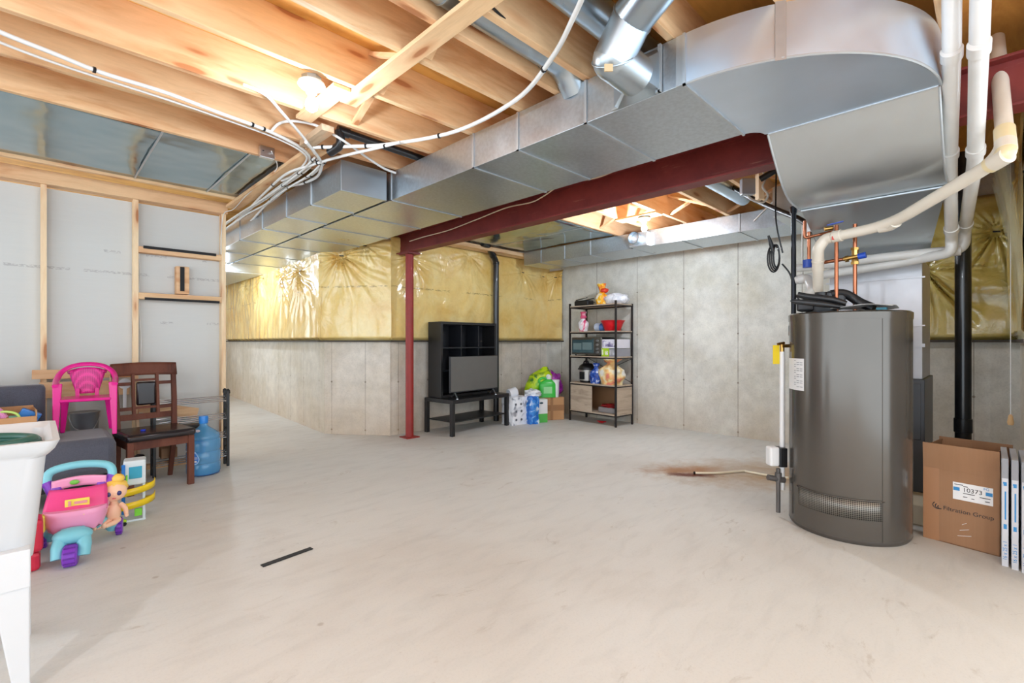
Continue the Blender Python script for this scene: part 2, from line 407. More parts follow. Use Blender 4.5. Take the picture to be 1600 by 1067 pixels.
# ---- floor joists
JY = [-.78, -.32, .14, .60, 1.03, 1.50, 1.70, 1.98, 2.44, 2.90, 3.36, 3.83]
GJ = 'floor joists overhead'
jl = {2.44: 'pine floor joist carrying the bare bulb left of centre', 1.98: 'pine floor joist crossed by the long diagonal strapping board, next beyond the round pipe bay',
      1.70: 'pine floor joist on the left side of the round pipe in its bay', 1.50: 'pine floor joist on the right side of the round pipe in its bay', 3.83: 'pine floor joist along the edge of the panned sheet metal',
      3.36: 'pine floor joist beneath the long white cable bundle at left', 2.90: 'pine floor joist between the bulb joist and the cable bundle',
      .60: 'pine floor joist above the wide sheet metal elbow of the trunk duct', .14: 'pine floor joist beside the tops of the white vent pipes', -.32: 'pine floor joist right of the white vent pipes, above the side wall', -.78: 'pine floor joist outside the right picture edge',
      1.03: 'pine floor joist above the large silver elbow pipe'}
for y in JY:
    o = MB().box(0, 7.75, -.019, .019, 0, SUB-JZ).build('floor_joist', WOODX, loc=(-4.4, y, JZ), bev=.003)
    tag(o, jl[y], 'joist', GJ)
ORD = ['first','second','third','fourth','fifth','sixth','seventh','eighth','ninth']
for k, y in enumerate((3.40, 2.94, 2.48, 2.0, 1.54, 1.07, .64, .18, -.28)):
    o = MB().box(0, 2.95, -.019, .019, 0, SUB-JZ).build('floor_joist', WOODX, loc=(3.28, y+.02, JZ), bev=.003)
    tag(o, ORD[k]+' pine floor joist beyond the red beam, counted from the column side', 'joist', 'floor joists beyond the beam')
# sheet metal panning under joists
def panned(x0, x1, y0, y1, z, seams, lab):
    t = thing('sheet_metal_panel', lab, 'sheet metal', (x0, y0, z))
    MB().grid(lambda u, v: (u*(x1-x0), v*(y1-y0), .012*math.sin(u*9)*math.sin(v*PI)+.008*mnoise.noise(Vector((u*8, v*3, 1)))), 60, 16).build('sheet', PANSHEET, t, smooth=60, solid=.001)
    for s in seams:
        MB().box(s-x0-.006, s-x0+.006, 0, y1-y0, -.008, -.002).build('seam', TAPE, t)
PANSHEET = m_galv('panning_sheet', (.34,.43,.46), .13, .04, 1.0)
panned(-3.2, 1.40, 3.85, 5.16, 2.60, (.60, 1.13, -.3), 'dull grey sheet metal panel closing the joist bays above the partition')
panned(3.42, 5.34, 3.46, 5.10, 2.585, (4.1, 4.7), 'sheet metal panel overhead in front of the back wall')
# strapping and blocking
tag(MB().box(1.22, 1.32, 1.05, 2.60, JZ-.022, JZ-.001).build('strapping_board', WOODY, bev=.002), 'long pine strapping board crossing beneath the joists above the centre', 'board')
tag(MB().box(1.12, 1.215, 2.46, 2.98, JZ-.022, JZ-.001).build('strapping_board', WOODY, bev=.002), 'short pine strapping board beside the bare bulb', 'board')
tag(MB().box(1.28, 1.36, 2.98, 3.34, JZ-.04, JZ-.001).build('strapping_board', m_wood('grey_offcut', (7,1,7), (196,170,140), (160,134,108), (150,126,106))), 'greyish offcut board where the white cables meet', 'board')
tag(MB().box(1.36, 1.48, 3.34, 5.45, JZ-.03, JZ-.001).build('strapping_board', WOODY, bev=.002), 'pine board edging the sheet metal panel beside the cable bundle', 'board')
def bridging(x, ya, yb, lab, g):
    t = thing('cross_bridging', lab, 'brace', (x, ya, JZ), 0, g)
    w = yb-ya-.04
    MB().bar((0, .02, .02), (0, w+.02, .21), .04, .02).build('strut', WOODY, t)
    MB().bar((.05, .02, .21), (.05, w+.02, .02), .04, .02).build('strut', WOODY, t)
for x, a, b in ((1.32, 1.98, 2.44), (1.32, 1.70, 1.98), (1.40, 2.44, 2.90)):
    bridging(x, a, b, {1.98: 'pine cross bridging right beside the long strapping board, beyond the bulb joist', 1.70: 'narrow pine cross bridging in the tight bay beside the straight silver pipe', 2.44: 'pine cross bridging just beyond the bare bulb left of centre'}[a], 'bridging near the strapping board')
for x, a, b in ((4.9, 2.50, 2.96), (4.9, 2.02, 2.5), (5.25, 1.56, 2.02), (4.9, 1.09, 1.56), (4.9, 2.96, 3.42)):
    bridging(x, a, b, {2.50: 'pine cross bridging beside the bulb beyond the red beam', 2.02: 'pine cross bridging one bay right of the bulb beyond the beam', 1.56: 'pine cross bridging next to the short silver pipe beyond the beam', 1.09: 'pine cross bridging nearest the electrical box beyond the beam', 2.96: 'pine cross bridging one bay left of the bulb beyond the beam'}[a], 'bridging beyond the beam')
tag(MB().box(3.42, 6.2, 5.12, 5.30, 2.52, 2.575).build('sill_plate', WOODX), 'pine sill plate above the yellow insulation of the back wall', 'plate')
# ---- insulation blankets
def blanket(name, lab, A, B, z0, z1, thick, pins, m, nx, nz, seed=0, amp=.013, bulge=.02):
    A = Vector(A); B = Vector(B); d = (B-A); L = d.length; d.normalize(); nrm = Vector((d.y, -d.x, 0))
    if nrm.dot(Vector((0,0,0))-A) < 0: nrm = -nrm
    sg = 1 if Vector((-d.y, d.x, 0)).dot(nrm) > 0 else -1
    def fn(u, v):
        s = u*L; z = z0+v*(z1-z0)
        q = thick+bulge*mnoise.noise(Vector((s*1.3+seed, z*1.3, 0)))+.012*mnoise.noise(Vector((s*6+seed, z*3, 2)))
        for (ps, pz, k, rad, nf) in pins:
            ds = s-ps; dz = z-pz; r = math.hypot(ds, dz)+1e-4
            a = math.atan2(ds, -dz)
            fall = math.exp(-r/rad)*min(1, .35+.65*math.exp(-max(0, r-.25)/.35))
            if dz > 0: fall *= math.exp(-dz/.12)
            wv = math.sin(a*nf*(.7)+5*mnoise.noise(Vector((a*3, r*2.2, ps+seed))))*(.3+2.2*abs(mnoise.noise(Vector((a*4.3, r*2.5, ps+seed)))))
            q += amp*k*wv*fall*min(1, r/.06)
            q -= .035*k*math.exp(-(r/.09)**2)
        edge = min(1, min(v, 1-v)/.035+.15)
        return Vector((s, sg*(.003+max(.004, q*edge)), z))
    t = thing(name, lab, 'insulation', A, math.atan2(d.y, d.x)); X = Vector((1,0,0)); NN = Vector((0,sg,0))
    MB().grid(fn, nx, nz).build('poly_sheet', m, t, smooth=70)
    mb = MB()
    for (ps, pz, k, rad, nf) in pins:
        if k <= 0: continue
        c = X*ps+Vector((0,0,pz))+NN*(max(.03, thick-.03))
        mb = MB().bar(c-X*.025+Vector((0,0,.005)), c+X*.025, .012, .012); mb.build('pin', BLACK, t)
    e = MB().bar(NN*.04+Vector((0,0,z0-.012)), X*L+NN*.04+Vector((0,0,z0-.012)), .07, .02)
    e.build('bottom_shadow_strip', plastic('shadow_strip_dark', (78,70,62), .8, .3), t)  # dark strip stands in for the shadow line under the blanket
    return t
T = .06
blanket('insulation_blanket', 'yellow insulation under clear plastic on the back wall behind the television', (3.17,5.4,0), (6.25,5.4,0), 1.215, 2.56, T,
        [(.30, 2.30, 1.2, .35, 26), (2.45, 2.32, .9, .4, 22), (2.95, 2.30, .7, .3, 20), (1.3, 2.45, .5, .3, 20)], POLY, 210, 110, 3)
blanket('insulation_blanket', 'yellow insulation gathered by pins on the angled bay wall left of the column', (2.63,6.15,0), (3.225,5.367,0), 1.215, 2.50, T,
        [(.30, 2.30, 1.6, .5, 34), (.62, 2.42, 1.0, .35, 24)], POLY, 110, 120, 9, .015)
blanket('insulation_blanket', 'yellow insulation with shiny plastic gathers on the long hallway wall', LW0-(LW1-LW0).normalized()*.03, LW1, 1.215, 2.50, T,
        [(.9, 2.22, 1.9, .5, 34), (1.7, 2.25, 1.3, .45, 30), (2.9, 2.3, 1.3, .4, 24), (4.2, 2.3, 1.2, .4, 24)], POLY, 420, 110, 15, .015)
blanket('insulation_blanket', 'short return of yellow insulation lapping onto the right wall corner', (6.25,5.36,0), (6.25,5.02,0), 1.215, 2.40, .05,
        [(.18, 2.28, 1.0, .4, 20)], POLY, 40, 100, 21)
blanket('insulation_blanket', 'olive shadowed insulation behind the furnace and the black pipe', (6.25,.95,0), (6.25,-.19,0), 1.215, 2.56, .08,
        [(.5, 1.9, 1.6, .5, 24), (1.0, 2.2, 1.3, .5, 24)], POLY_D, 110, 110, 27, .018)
blanket('insulation_blanket', 'loose plastic covered insulation on the side wall at the right edge', (6.14,-.2,0), (3.55,-.2,0), 1.215, 2.55, .07,
        [(1.6, 2.3, .6, .8, 16)], POLY, 200, 110, 33, .012, .02)
# ---- steel beam and column
t = thing('steel_beam', 'dark red I beam with scuffed paint crossing the room on the column', 'beam', (3.315, -.38, 2.31))
MB().box(-.065, .065, 0, 5.76, 0, .014).build('bottom_flange', REDST, t, bev=.002)
MB().box(-.006, .006, 0, 5.76, .014, .236).build('web', REDST, t)
MB().box(-.065, .065, 0, 5.76, .236, .25).build('top_flange', REDST, t, bev=.002)
t = thing('steel_column', 'round red steel post standing on the floor under the beam', 'column', (3.315, 5.13, 0))
MB().lathe([(.05, .012), (.05, 2.285)], seg=28).build('shaft', REDCOL, t, smooth=40)
MB().box(-.09, .09, -.09, .09, 0, .012).build('base_plate', REDCOL, t)
MB().box(-.085, .085, -.11, .11, 2.285, 2.309).build('cap_plate', REDST, t)

tag(MB().box(4.62, 4.78, 2.48, 2.98, JZ-.020, JZ-.001).build('mounting_board', WOODY), 'short pine board carrying the bulb beyond the red beam', 'board')
t = thing('plastic_drape', 'loose glossy plastic sheet hanging in folds at the right edge above the filters', 'plastic sheet', (4.0, -.06, 1.2))
DRP = NT('clear_poly_drape'); DRP.set(col=srgb(214,210,176), rough=.1, spec=.7, alpha=.32); DRP = DRP.m
def drp(u, v):
    x = .55-u*.9-.25*(1-v)**2*0; z = 1.05*v
    y = -.055+.022*math.sin(u*22+v*2.0)*(.4+.6*v)+.10*v*v-.02
    return Vector((x*(1-.35*(1-v)), y, z))
MB().grid(drp, 90, 20).build('sheet', DRP, t, smooth=70)

# ------------------------------------------------------------------ ductwork
def rib(mb, x0, x1, y, z0, z1, w=.012, p=.007):
    mb.box(x0-p, x0, y-w, y+w, z0-p, z1); mb.box(x0-p, x1, y-w, y+w, z0-p, z0)
t = thing('supply_duct', 'long galvanised trunk duct running beside the red beam and elbowing toward the furnace', 'duct', (0,0,0))
X0, X1, Z0, Z1 = 2.05, 2.78, 2.35, 2.575
MB().box(X0, X1, .97, 11.8, Z0, Z1).build('trunk', GALV, t, bev=.002)
for y in (1.50, 2.0, 2.41, 3.44, 4.1, 4.75, 5.4, 6.1, 6.9, 7.8, 8.8):
    m = MB(); rib(m, X0, X1, y, Z0, Z1, .008); m.build('seam', TAPE, t)
m = MB(); m.box(X0-.002, X0, .965, 1.0, Z0, Z1); rib(m, X0, X1, .96, Z0, Z1, .006, .009); m.build('joint', TAPE, t)
# plain bends in plan
C = (2.87, .97); RO = .82; RI = .09; N = 26
m = MB(); ring = []
outer = [(C[0]-RO*math.cos(a), C[1]-RO*math.sin(a)) for a in [PI/2*i/N for i in range(N+1)]]
inner = [(C[0]-RI*math.cos(a), C[1]-RI*math.sin(a)) for a in [PI/2*i/N for i in range(N+1)]]
rings = [[Vector((o[0], o[1], Z0)), Vector((i_[0], i_[1], Z0)), Vector((i_[0], i_[1], Z1)), Vector((o[0], o[1], Z1))] for o, i_ in zip(outer, inner)]
m.ring_tube(rings).build('elbow', GALV_E, t, smooth=30)
m = MB(); m.tube([Vector((o[0], o[1], Z0)) for o in outer], .006, 6); m.build('elbow_flange', TAPE, t)
m = MB()
for a0 in (.50, .97):
    a = PI/2*a0; 
    if a0 == .5: a = PI/2*.30
    p = Vector((C[0]-RO*math.cos(a), C[1]-RO*math.sin(a), 0)); dd = Vector((math.sin(a), -math.cos(a), 0)); nn = Vector((-math.cos(a), -math.sin(a), 0))
    c = p+nn*.004
    if a0 == .5: m.add([c-dd*.02+Vector((0,0,Z0-.01)), c+dd*.02+Vector((0,0,Z0-.01)), c+dd*.02+Vector((0,0,SUB-.05)), c-dd*.02+Vector((0,0,SUB-.05))], [(0,1,2,3)])
m.build('hanger_strap', plastic('dull_strap', (168,156,148), .5, .15, metal=.5), t, solid=.002)
# drop under the beam
Y0, Y1 = .16, .865
prof = [(2.88, Z1), (2.88, Z0), (2.925, 2.305), (2.96, 2.27), (3.0, 2.235), (3.04, 2.20), (3.08, 2.168), (3.12, 2.14), (3.16, 2.115), (3.205, 2.093), (3.25, 2.077), (3.30, 2.066), (3.36, 2.06), (3.53, 2.057), (3.53, 2.295), (3.21, 2.295), (3.12, 2.40), (3.10, Z1)]
MB().prism(prof, Y0, Y1, 'y').build('drop_section', GALV_S, t, smooth=35)
MB().tube([(2.875, Y0, Z0), (2.875, Y1, Z0)], .007, 6).build('seam', TAPE, t)
MB().tube([(a, Y1+.003, b) for a, b in prof[1:14]], .006, 6).build('seam', TAPE, t)
MB().tube([(a, Y0-.003, b) for a, b in prof[1:14]], .006, 6).build('seam', TAPE, t)
MB().tube([(3.53, Y0, 2.05), (3.53, Y1, 2.05)], .007, 6).build('seam', TAPE, t)
# transition down on to the furnace
m = MB()
vs = [(3.53,Y0,2.057),(3.53,Y1,2.057),(3.53,Y1,2.295),(3.53,Y0,2.295),(4.42,.30,1.80),(4.42,.90,1.80),(4.42,.90,2.295),(4.42,.30,2.295)]
m.add(vs, [(0,1,5,4),(1,2,6,5),(2,3,7,6),(3,0,4,7),(0,3,2,1),(4,5,6,7)]).build('transition', GALV_S, t)
# small duct beside the partition
t = thing('return_duct', 'shorter capped galvanised duct beside the cable bundle, left of the trunk duct', 'duct', (1.62, 3.43, 2.335))
MB().box(0, .375, 0, 8, 0, .225).build('body', GALV, t, bev=.002)
MB().box(-.004, .379, -.006, .02, -.004, .229).build('end_cap', GALV_P, t, bev=.003)
for y in (.55, 1.1, 1.75, 2.5, 3.4, 4.4):
    m = MB(); rib(m, 0, .375, y, 0, .225, .008); m.build('seam', TAPE, t)
# duct along the right wall
t = thing('wall_duct', 'galvanised duct hung along the bare concrete right wall', 'duct', (5.36, .95, 2.38))
MB().box(0, .59, 0, 4.15, 0, .195).build('body', GALV, t, bev=.002)
for y in (.35, .95, 1.6, 2.25, 2.9, 3.35, 3.8):
    m = MB(); rib(m, 0, .59, y, 0, .195, .009); m.build('seam', TAPE, t)
tk = MB(); tk.box(-.09, 0, 2.0, 2.24, .0, .17).build('takeoff_box', GALV, t, bev=.002)
m = MB(); c = Vector((-.09, 2.14, .095))
m.tube([c, c+Vector((-.07, 0, 0))], .075, 24, ends=False); m.tube([c+Vector((-.07,0,0)), c+Vector((-.01,0,0))], .07, 24, ends=False)
m.build('takeoff_collar', GALV_P, t, smooth=40)
# filler plenum between wall duct and furnace
tag(MB().box(4.6, 5.35, .30, 1.35, 2.30, 2.56).build('plenum_duct', GALV_S, bev=.002), 'dark galvanised plenum linking the wall duct with the furnace top', 'duct')
# round pipes
def round_pipe(t, pts, r, m, rings=(), name='pipe', bendr=.12):
    o = MB().tube(fillet(pts, bendr, 5), r, 28).build(name, m, t, smooth=40); return o
def hoop(t, p, d, r, m, w=.004, name='bead'):
    p = Vector(p); d = Vector(d).normalized()
    u = d.orthogonal().normalized(); v_ = d.cross(u)
    MB().tube([p+(u*math.cos(a)+v_*math.sin(a))*r for a in [2*PI*i/30 for i in range(30)]], w, 6, loop=True).build(name, m, t, smooth=60)
t = thing('round_duct', 'fat silver elbow pipe curving down on to the trunk duct', 'duct', (0,0,0))
E0 = Vector((1.607, 0.741, 2.589)); E1 = Vector((1.771, 1.057, 2.557)); E2 = Vector((1.766, 1.148, 2.421)); E3 = Vector((1.921, 1.134, 2.405))
pts = [E0, E1, E2, E3]
seg_r = .088
for a, b in ((E0, E1), (E1, E2), (E2, E3)):
    d = (b-a).normalized(); MB().tube([a-d*.0, b+d*.012], seg_r, 30).build('pipe_section', GALV_P, t, smooth=40)
for p in (E1, E2):
    MB().blob(p, (seg_r*1.0,)*3, 28, 16).build('elbow_gore', GALV_P, t, smooth=60)
hoop(t, E1, E2-E0, seg_r+.002, GALV_P); hoop(t, E2, E3-E1, seg_r+.002, GALV_P)
# boot: round to rectangle on the trunk face
ctr = E3; dr = (E3-E2).normalized(); u = Vector((0,0,1)); u = (u-dr*u.dot(dr)).normalized(); w_ = dr.cross(u)
n = 28; ra = [ctr+(u*math.cos(2*PI*i/n)+w_*math.sin(2*PI*i/n))*seg_r for i in range(n)]
rb = []
for i in range(n):
    a = 2*PI*i/n; cx = max(-1, min(1, 1.35*math.sin(a))); cz = max(-1, min(1, 1.35*math.cos(a)))
    rb.append(Vector((2.045, 1.20+cx*.125*(1 if w_.y > 0 else -1), 2.455+cz*.105)))
MB().ring_tube([ra, rb]).build('boot', GALV_P, t, smooth=30)
MB().box(2.03, 2.045, 1.07, 1.33, 2.35, 2.36).box(2.03, 2.045, 1.065, 1.08, 2.35, 2.57).build('boot_flange', TAPE, t)
MB().cbox((1.671, 1.108, 2.328), (.035,.006,.03), Matrix.Rotation(-PI/4, 3, 'Z')).build('sticker', plastic('tan_sticker', (206,180,140), .6), t)
t = thing('round_duct', 'straight silver pipe in the joist bay meeting the trunk duct', 'duct', (0,0,0))
MB().tube([(-1.5, 1.60, 2.685), (1.86, 1.60, 2.685)], .078, 28).build('pipe_section', GALV_P, t, smooth=40)
for x in (1.2, 1.86): hoop(t, (x, 1.60, 2.685), (1,0,0), .079, GALV_P)
MB().tube(fillet([(1.84, 1.6, 2.685), (2.0, 1.6, 2.685), (2.10, 1.6, 2.57)], .1), .080, 28).build('boot', GALV_P, t, smooth=40)
t = thing('round_duct', 'silver pipe in the joist bay behind the fat elbow pipe', 'duct', (0,0,0))
MB().tube([(0, 1.27, 2.70), (2.35, 1.27, 2.70)], .078, 28).build('pipe_section', GALV_P, t, smooth=40)
t = thing('round_duct', 'short silver pipe among joists beyond the red beam', 'duct', (0,0,0))
MB().tube([(3.6, 1.80, 2.69), (5.2, 1.80, 2.69)], .078, 24).build('pipe_section', GALV_P, t, smooth=40)

# ------------------------------------------------------------------ lamps, cables
PORC = plastic('white_porcelain', (240,238,232), .2, .03)
BULBM = NT('lit_bulb'); BULBM.set(col=(1,1,1), emit=(1.0,.96,.88), es=14.0); BULBM = BULBM.m
def lampholder(p, lab):
    t = thing('bulb_lampholder', lab, 'light', (p[0], p[1], JZ-.002))
    MB().lathe([(.052,0),(.052,-.03),(.05,-.03)], seg=8).build('octagon_box', GALV_P, t)
    MB().lathe([(.066,-.03),(.068,-.042),(.055,-.055),(.03,-.062),(.026,-.085),(.02,-.088)]).build('lamp_base', PORC, t, smooth=50)
    b = MB().lathe([(.013,-.086),(.016,-.10),(.028,-.125),(.032,-.145),(.027,-.165),(.014,-.176),(.001,-.179)]).build('bulb', BULBM, t, smooth=80)
    b.visible_shadow = True
    return t
lampholder((BULB_1[0], BULB_1[1]), 'lit bare bulb in a white porcelain holder near the strapping board')
lampholder((BULB_2[0], BULB_2[1]), 'lit bare bulb in a white holder beyond the red beam')
def cable(name, lab, pts, r, m=CABLE, seg=8, cat='cable', sm=8, ties=()):
    t = thing(name, lab, cat, (0,0,0)); P = smooth_path(pts, sm)
    MB().tube(P, r, seg).build('cable_run', m, t, smooth=60)
    for k in ties:
        i = int(k*(len(P)-2)); a = P[i]; d = (P[i+1]-P[i]).normalized()
        MB().tube([a-d*.006, a+d*.006], r*1.35, 10).build('cable_clip', BLACK, t)
    return t
cable('cable_bundle', 'thick white cable sweeping from the ceiling top centre down to the joists', [(1.427, 1.017, 2.530), (1.557, 1.198, 2.530), (1.715, 1.452, 2.530), (1.878, 1.848, 2.535), (1.895, 2.403, 2.540), (1.702, 2.875, 2.540), (1.509, 3.127, 2.540), (1.358, 3.294, 2.540)], .012, ties=(.33,.62,.8,.98))
cable('cable_bundle', 'white cable forking off the long sweep and turning along the small duct', [(1.708, 2.757, 2.520), (1.651, 2.947, 2.520), (1.537, 3.284, 2.520), (1.460, 3.588, 2.520), (1.399, 3.919, 2.520), (1.439, 4.517, 2.520), (1.502, 5.280, 2.510), (1.557, 6.048, 2.510), (1.595, 6.744, 2.510)], .010, ties=(.1,.35,.6))
cable('cable_bundle', 'long white cable crossing under the joists at upper left', [(-0.214, 2.984, 2.550), (-0.109, 3.050, 2.550), (0.053, 3.097, 2.550), (0.234, 3.149, 2.550), (0.504, 3.157, 2.550), (0.777, 3.213, 2.550), (1.061, 3.269, 2.550), (1.320, 3.397, 2.550), (1.434, 3.546, 2.540), (1.477, 3.801, 2.530), (1.429, 4.101, 2.520)], .011, ties=(.3,.57,.6))
cable('cable_bundle', 'second white cable running just beneath the long one at upper left', [(-0.222, 3.099, 2.553), (-0.113, 3.162, 2.553), (0.055, 3.204, 2.553), (0.239, 3.225, 2.553), (0.518, 3.248, 2.553), (0.794, 3.285, 2.553), (1.124, 3.342, 2.550), (1.322, 3.424, 2.540), (1.413, 3.565, 2.530), (1.454, 4.032, 2.520), (1.484, 4.833, 2.510), (1.558, 5.764, 2.510)], .007)
cable('cable_bundle', 'white cable dropping diagonally from the joist into the cable knot', [(0.784, 2.811, 2.570), (0.898, 2.819, 2.560), (1.025, 2.942, 2.550), (1.274, 3.215, 2.540), (1.411, 3.399, 2.540)], .009)
cable('cable_bundle', 'arched white cable rising over the cable knot to the trunk duct', [(1.073, 3.270, 2.550), (1.108, 3.224, 2.600), (1.169, 3.174, 2.620), (1.250, 3.131, 2.620), (1.311, 3.049, 2.580), (1.486, 3.080, 2.550), (1.720, 3.208, 2.540), (1.895, 3.285, 2.530), (2.009, 3.309, 2.530)], .009)
cable('cable_bundle', 'white cable looping round the knot and back along the duct', [(1.267, 3.197, 2.520), (1.380, 3.326, 2.520), (1.504, 3.508, 2.520), (1.580, 3.759, 2.510), (1.556, 3.978, 2.500), (1.501, 4.218, 2.500), (1.536, 4.733, 2.500), (1.631, 5.579, 2.490), (1.746, 6.566, 2.490)], .011, ties=(.5,.75))
for q, (dx, dz, r) in enumerate(((0,0,.009),(.03,-.02,.007),(-.03,-.01,.008),(.06,.0,.009))):
    cable('cable_bundle', ['white cable lying nearest the duct in the run along the partition edge','thin white cable inside the run along the partition edge','white cable hugging the pine board in the run along the partition edge','white cable on the outer side of the run toward the hallway'][q],
          [(1.46+dx, 3.45, 2.54+dz), (1.48+dx*1.1, 3.75, 2.52+dz), (1.47+dx*.7, 4.2, 2.50+dz), (1.50+dx, 4.8, 2.51+dz), (1.48+dx*.8, 5.4, 2.50+dz), (1.50+dx, 6.5, 2.50+dz), (1.5+dx, 8.5, 2.5+dz)], r, ties=(.05,.2,.33))
cable('wall_cable', 'thin white wire from the junction box down beside the end stud', [(1.228, 3.730, 2.600), (1.349, 3.968, 2.570), (1.371, 4.350, 2.560), (1.379, 4.846, 2.550), (1.42,5.40,2.54), (1.36,5.52,2.50), (1.345,5.545,2.3), (1.342,5.548,2.09)], .004)
cable('wall_cable', 'thin white wire tucked against the middle stud of the partition', [(.685,5.60,2.02), (.69,5.61,1.8), (.683,5.60,1.6), (.70,5.61,1.2), (.69,5.61,.9)], .004)
t = thing('junction_box', 'small metal junction box on the joist above the sheet metal panel', 'box', (1.211, 3.800, 2.596))
MB().cbox((0,-.02,0), (.10,.04,.085)).build('box_body', ALU, t, bev=.004)
MB().lathe([(.006,0),(.006,.004)], (-.03,-.042,.0), 10, None).build('screw', DARKSTEEL, t)
cable('beam_wire', 'thin beige wire wandering along the top of the red beam', [(3.235, 5.005, 2.424), (3.235, 4.706, 2.432), (3.235, 4.238, 2.431), (3.235, 3.781, 2.462), (3.235, 3.323, 2.498), (3.235, 2.985, 2.484), (3.235, 2.828, 2.509), (3.235, 2.608, 2.561), (3.235, 2.242, 2.534), (3.235, 1.948, 2.565), (3.235, 1.709, 2.577), (3.235, 1.468, 2.626)], .006, plastic('beige_wire', (214,196,170), .5), 6, 'wire')
cable('black_cable', 'thin black cable in the bay beside the straight silver pipe', [(1.225, 1.440, 2.600), (1.448, 1.487, 2.600), (1.716, 1.501, 2.600), (2.003, 1.496, 2.600)], .006, BLACK, 6, 'cable')
t = thing('drain_pipe', 'black plastic drain pipe with elbows passing through the joists above the small duct', 'pipe', (0,0,0))
D0 = Vector((1.485, 3.134, 2.640)); D1 = Vector((2.112, 3.072, 2.600))
MB().tube([D0, D1], .026, 16).build('pipe_run', ABS, t, smooth=40)
MB().tube(fillet([D0+Vector((-.02,0,0)), D0+Vector((0,0,-.09)), D0+Vector((-.03,.12,-.12))], .05), .030, 16).build('trap', ABS, t, smooth=40)
MB().tube([D0-(D1-D0).normalized()*.03, D0+(D1-D0).normalized()*.05], .033, 16).build('elbow_hub', ABS, t, smooth=40)
t = thing('junction_box', 'grey metal electrical box on a short wood block beyond the beam', 'box', (4.173, 1.413, 2.480))
MB().cbox((0,0,0), (.11,.05,.13), Matrix.Rotation(-PI/4, 3, 'Z')).build('box_body', plastic('grey_box', (176,178,186), .4, .1, metal=.6), t, bev=.004)
bl = Vector((4.319, 1.366, 2.525))-Vector((4.173, 1.413, 2.480))
MB().cbox(bl, (.045,.06,.26), Matrix.Rotation(-PI/4, 3, 'Z')).build('wood_block', WOODZ, t)
cable('armoured_cable', 'looped grey armoured cable hanging from the electrical box beyond the beam', [(4.255, 1.331, 2.639), (4.224, 1.292, 2.538), (4.209, 1.307, 2.464), (4.238, 1.277, 2.396), (4.230, 1.313, 2.344), (4.203, 1.383, 2.374), (4.173, 1.413, 2.412)], .009, plastic('grey_conduit', (190,186,178), .4, .1), 8)
cable('black_hose', 'fat black insulated line crossing beneath the joists beside the plenum', [(4.737, 1.768, 2.703), (4.591, 1.490, 2.478), (4.404, 1.253, 2.303), (4.197, 1.036, 2.146), (4.181, 0.938, 2.033), (4.572, 0.944, 1.899)], .022, BLACK, 12, 'hose')
cable('black_hose', 'short black pipe rising toward the beam beside the plenum', [(4.086, 1.288, 2.493), (4.093, 1.210, 2.526), (4.109, 1.124, 2.568)], .025, BLACK, 12, 'hose')
t = thing('duct_brace', 'thin shiny metal rod brace crossing in front of the wall duct', 'brace', (0,0,0))
MB().bar((4.903, 1.602, 2.358), (4.779, 1.302, 2.565), .02, .006).build('rod', ALU, t)
t = thing('coiled_cord', 'black power cord coiled and tied, hanging left of the water heater', 'cord', (3.957, 1.134, 1.845))
o = Vector((3.957, 1.134, 1.845))
def rel(p, o=o): return Vector(p)-o
MB().tube(smooth_path([rel((4.067, 1.166, 2.548)), rel((3.975, 1.144, 2.189)), rel((3.960, 1.131, 2.063)), rel((3.977, 1.114, 1.951)), rel((3.991, 1.100, 1.869))], 6), .006, 8).build('hanging_lead', BLACK, t)
for k in range(4):
    cx = Vector((.7071,-.7071,0))
    MB().tube([Vector((0,0,0))+cx*((.022+.008*k)*math.cos(a)-.004*k)+Vector((0,0,(.085+.006*k)*math.sin(a)-.005*k))+Vector((.004*k,.004*k,0)) for a in [2*PI*i/24 for i in range(24)]], .006, 8, loop=True).build('coil_loop', BLACK, t)
MB().tube([cx*-.06+Vector((0,0,.155)), cx*-.04+Vector((0,0,.09)), cx*-.025+Vector((0,0,.03))], [.008,.016,.012], 10).build('plug', BLACK, t)
MB().tube([cx*-.045+Vector((0,0,.045)), cx*.035+Vector((0,0,.06))], .004, 6).build('tie', WHITE, t)
MB().tube(smooth_path([rel((3.988, 1.104, 1.787)), rel((4.006, 1.057, 1.712)), rel((3.989, 1.031, 1.622)), rel((3.950, 1.000, 1.536)), rel((3.803, 0.935, 1.486))], 6), .006, 8).build('trailing_lead', BLACK, t)
# ------------------------------------------------------------------ water heater
HX, HY, HR, HZ = 3.73, .65, .328, 1.385
def m_heater():
    t = NT('heater_enamel'); v = t.coords(); n = t.noise(v, 2, 3)
    t.set(col=t.ramp(n, [(.3, srgb(92,87,81)), (.7, srgb(98,93,87))]), rough=.18, metal=.5, spec=.5); return t.m
HEAT = m_heater()
def m_grille():
    t = NT('perforated_grille'); v = t.coords((1,1,1)); x = t.sep(v)
    u = t.math('MULTIPLY', t.math('ARCTAN2', x[1], x[0]), .328); cb = t.n.new('ShaderNodeCombineXYZ'); t.l.new(u, cb.inputs[0]); t.l.new(x[2], cb.inputs[2]); d = t.voro(cb.outputs[0], 95, rand=0.0)
    t.set(col=t.ramp(d, [(.30, srgb(34,32,30)), (.42, srgb(140,136,128))]), rough=.45, metal=.6); return t.m
t = thing('water_heater', 'large grey-brown cylindrical water heater standing on the floor', 'water heater', (HX, HY, 0))
MB().lathe([(HR-.012,0),(HR-.004,.01),(HR,.02),(HR,.03)], seg=96).build('base_ring', plastic('heater_base', (88,83,78), .4, .1, metal=.4), t, smooth=40)
MB().lathe([(HR,.03),(HR,1.34)], seg=96, cap=False).build('jacket', HEAT, t, smooth=40)
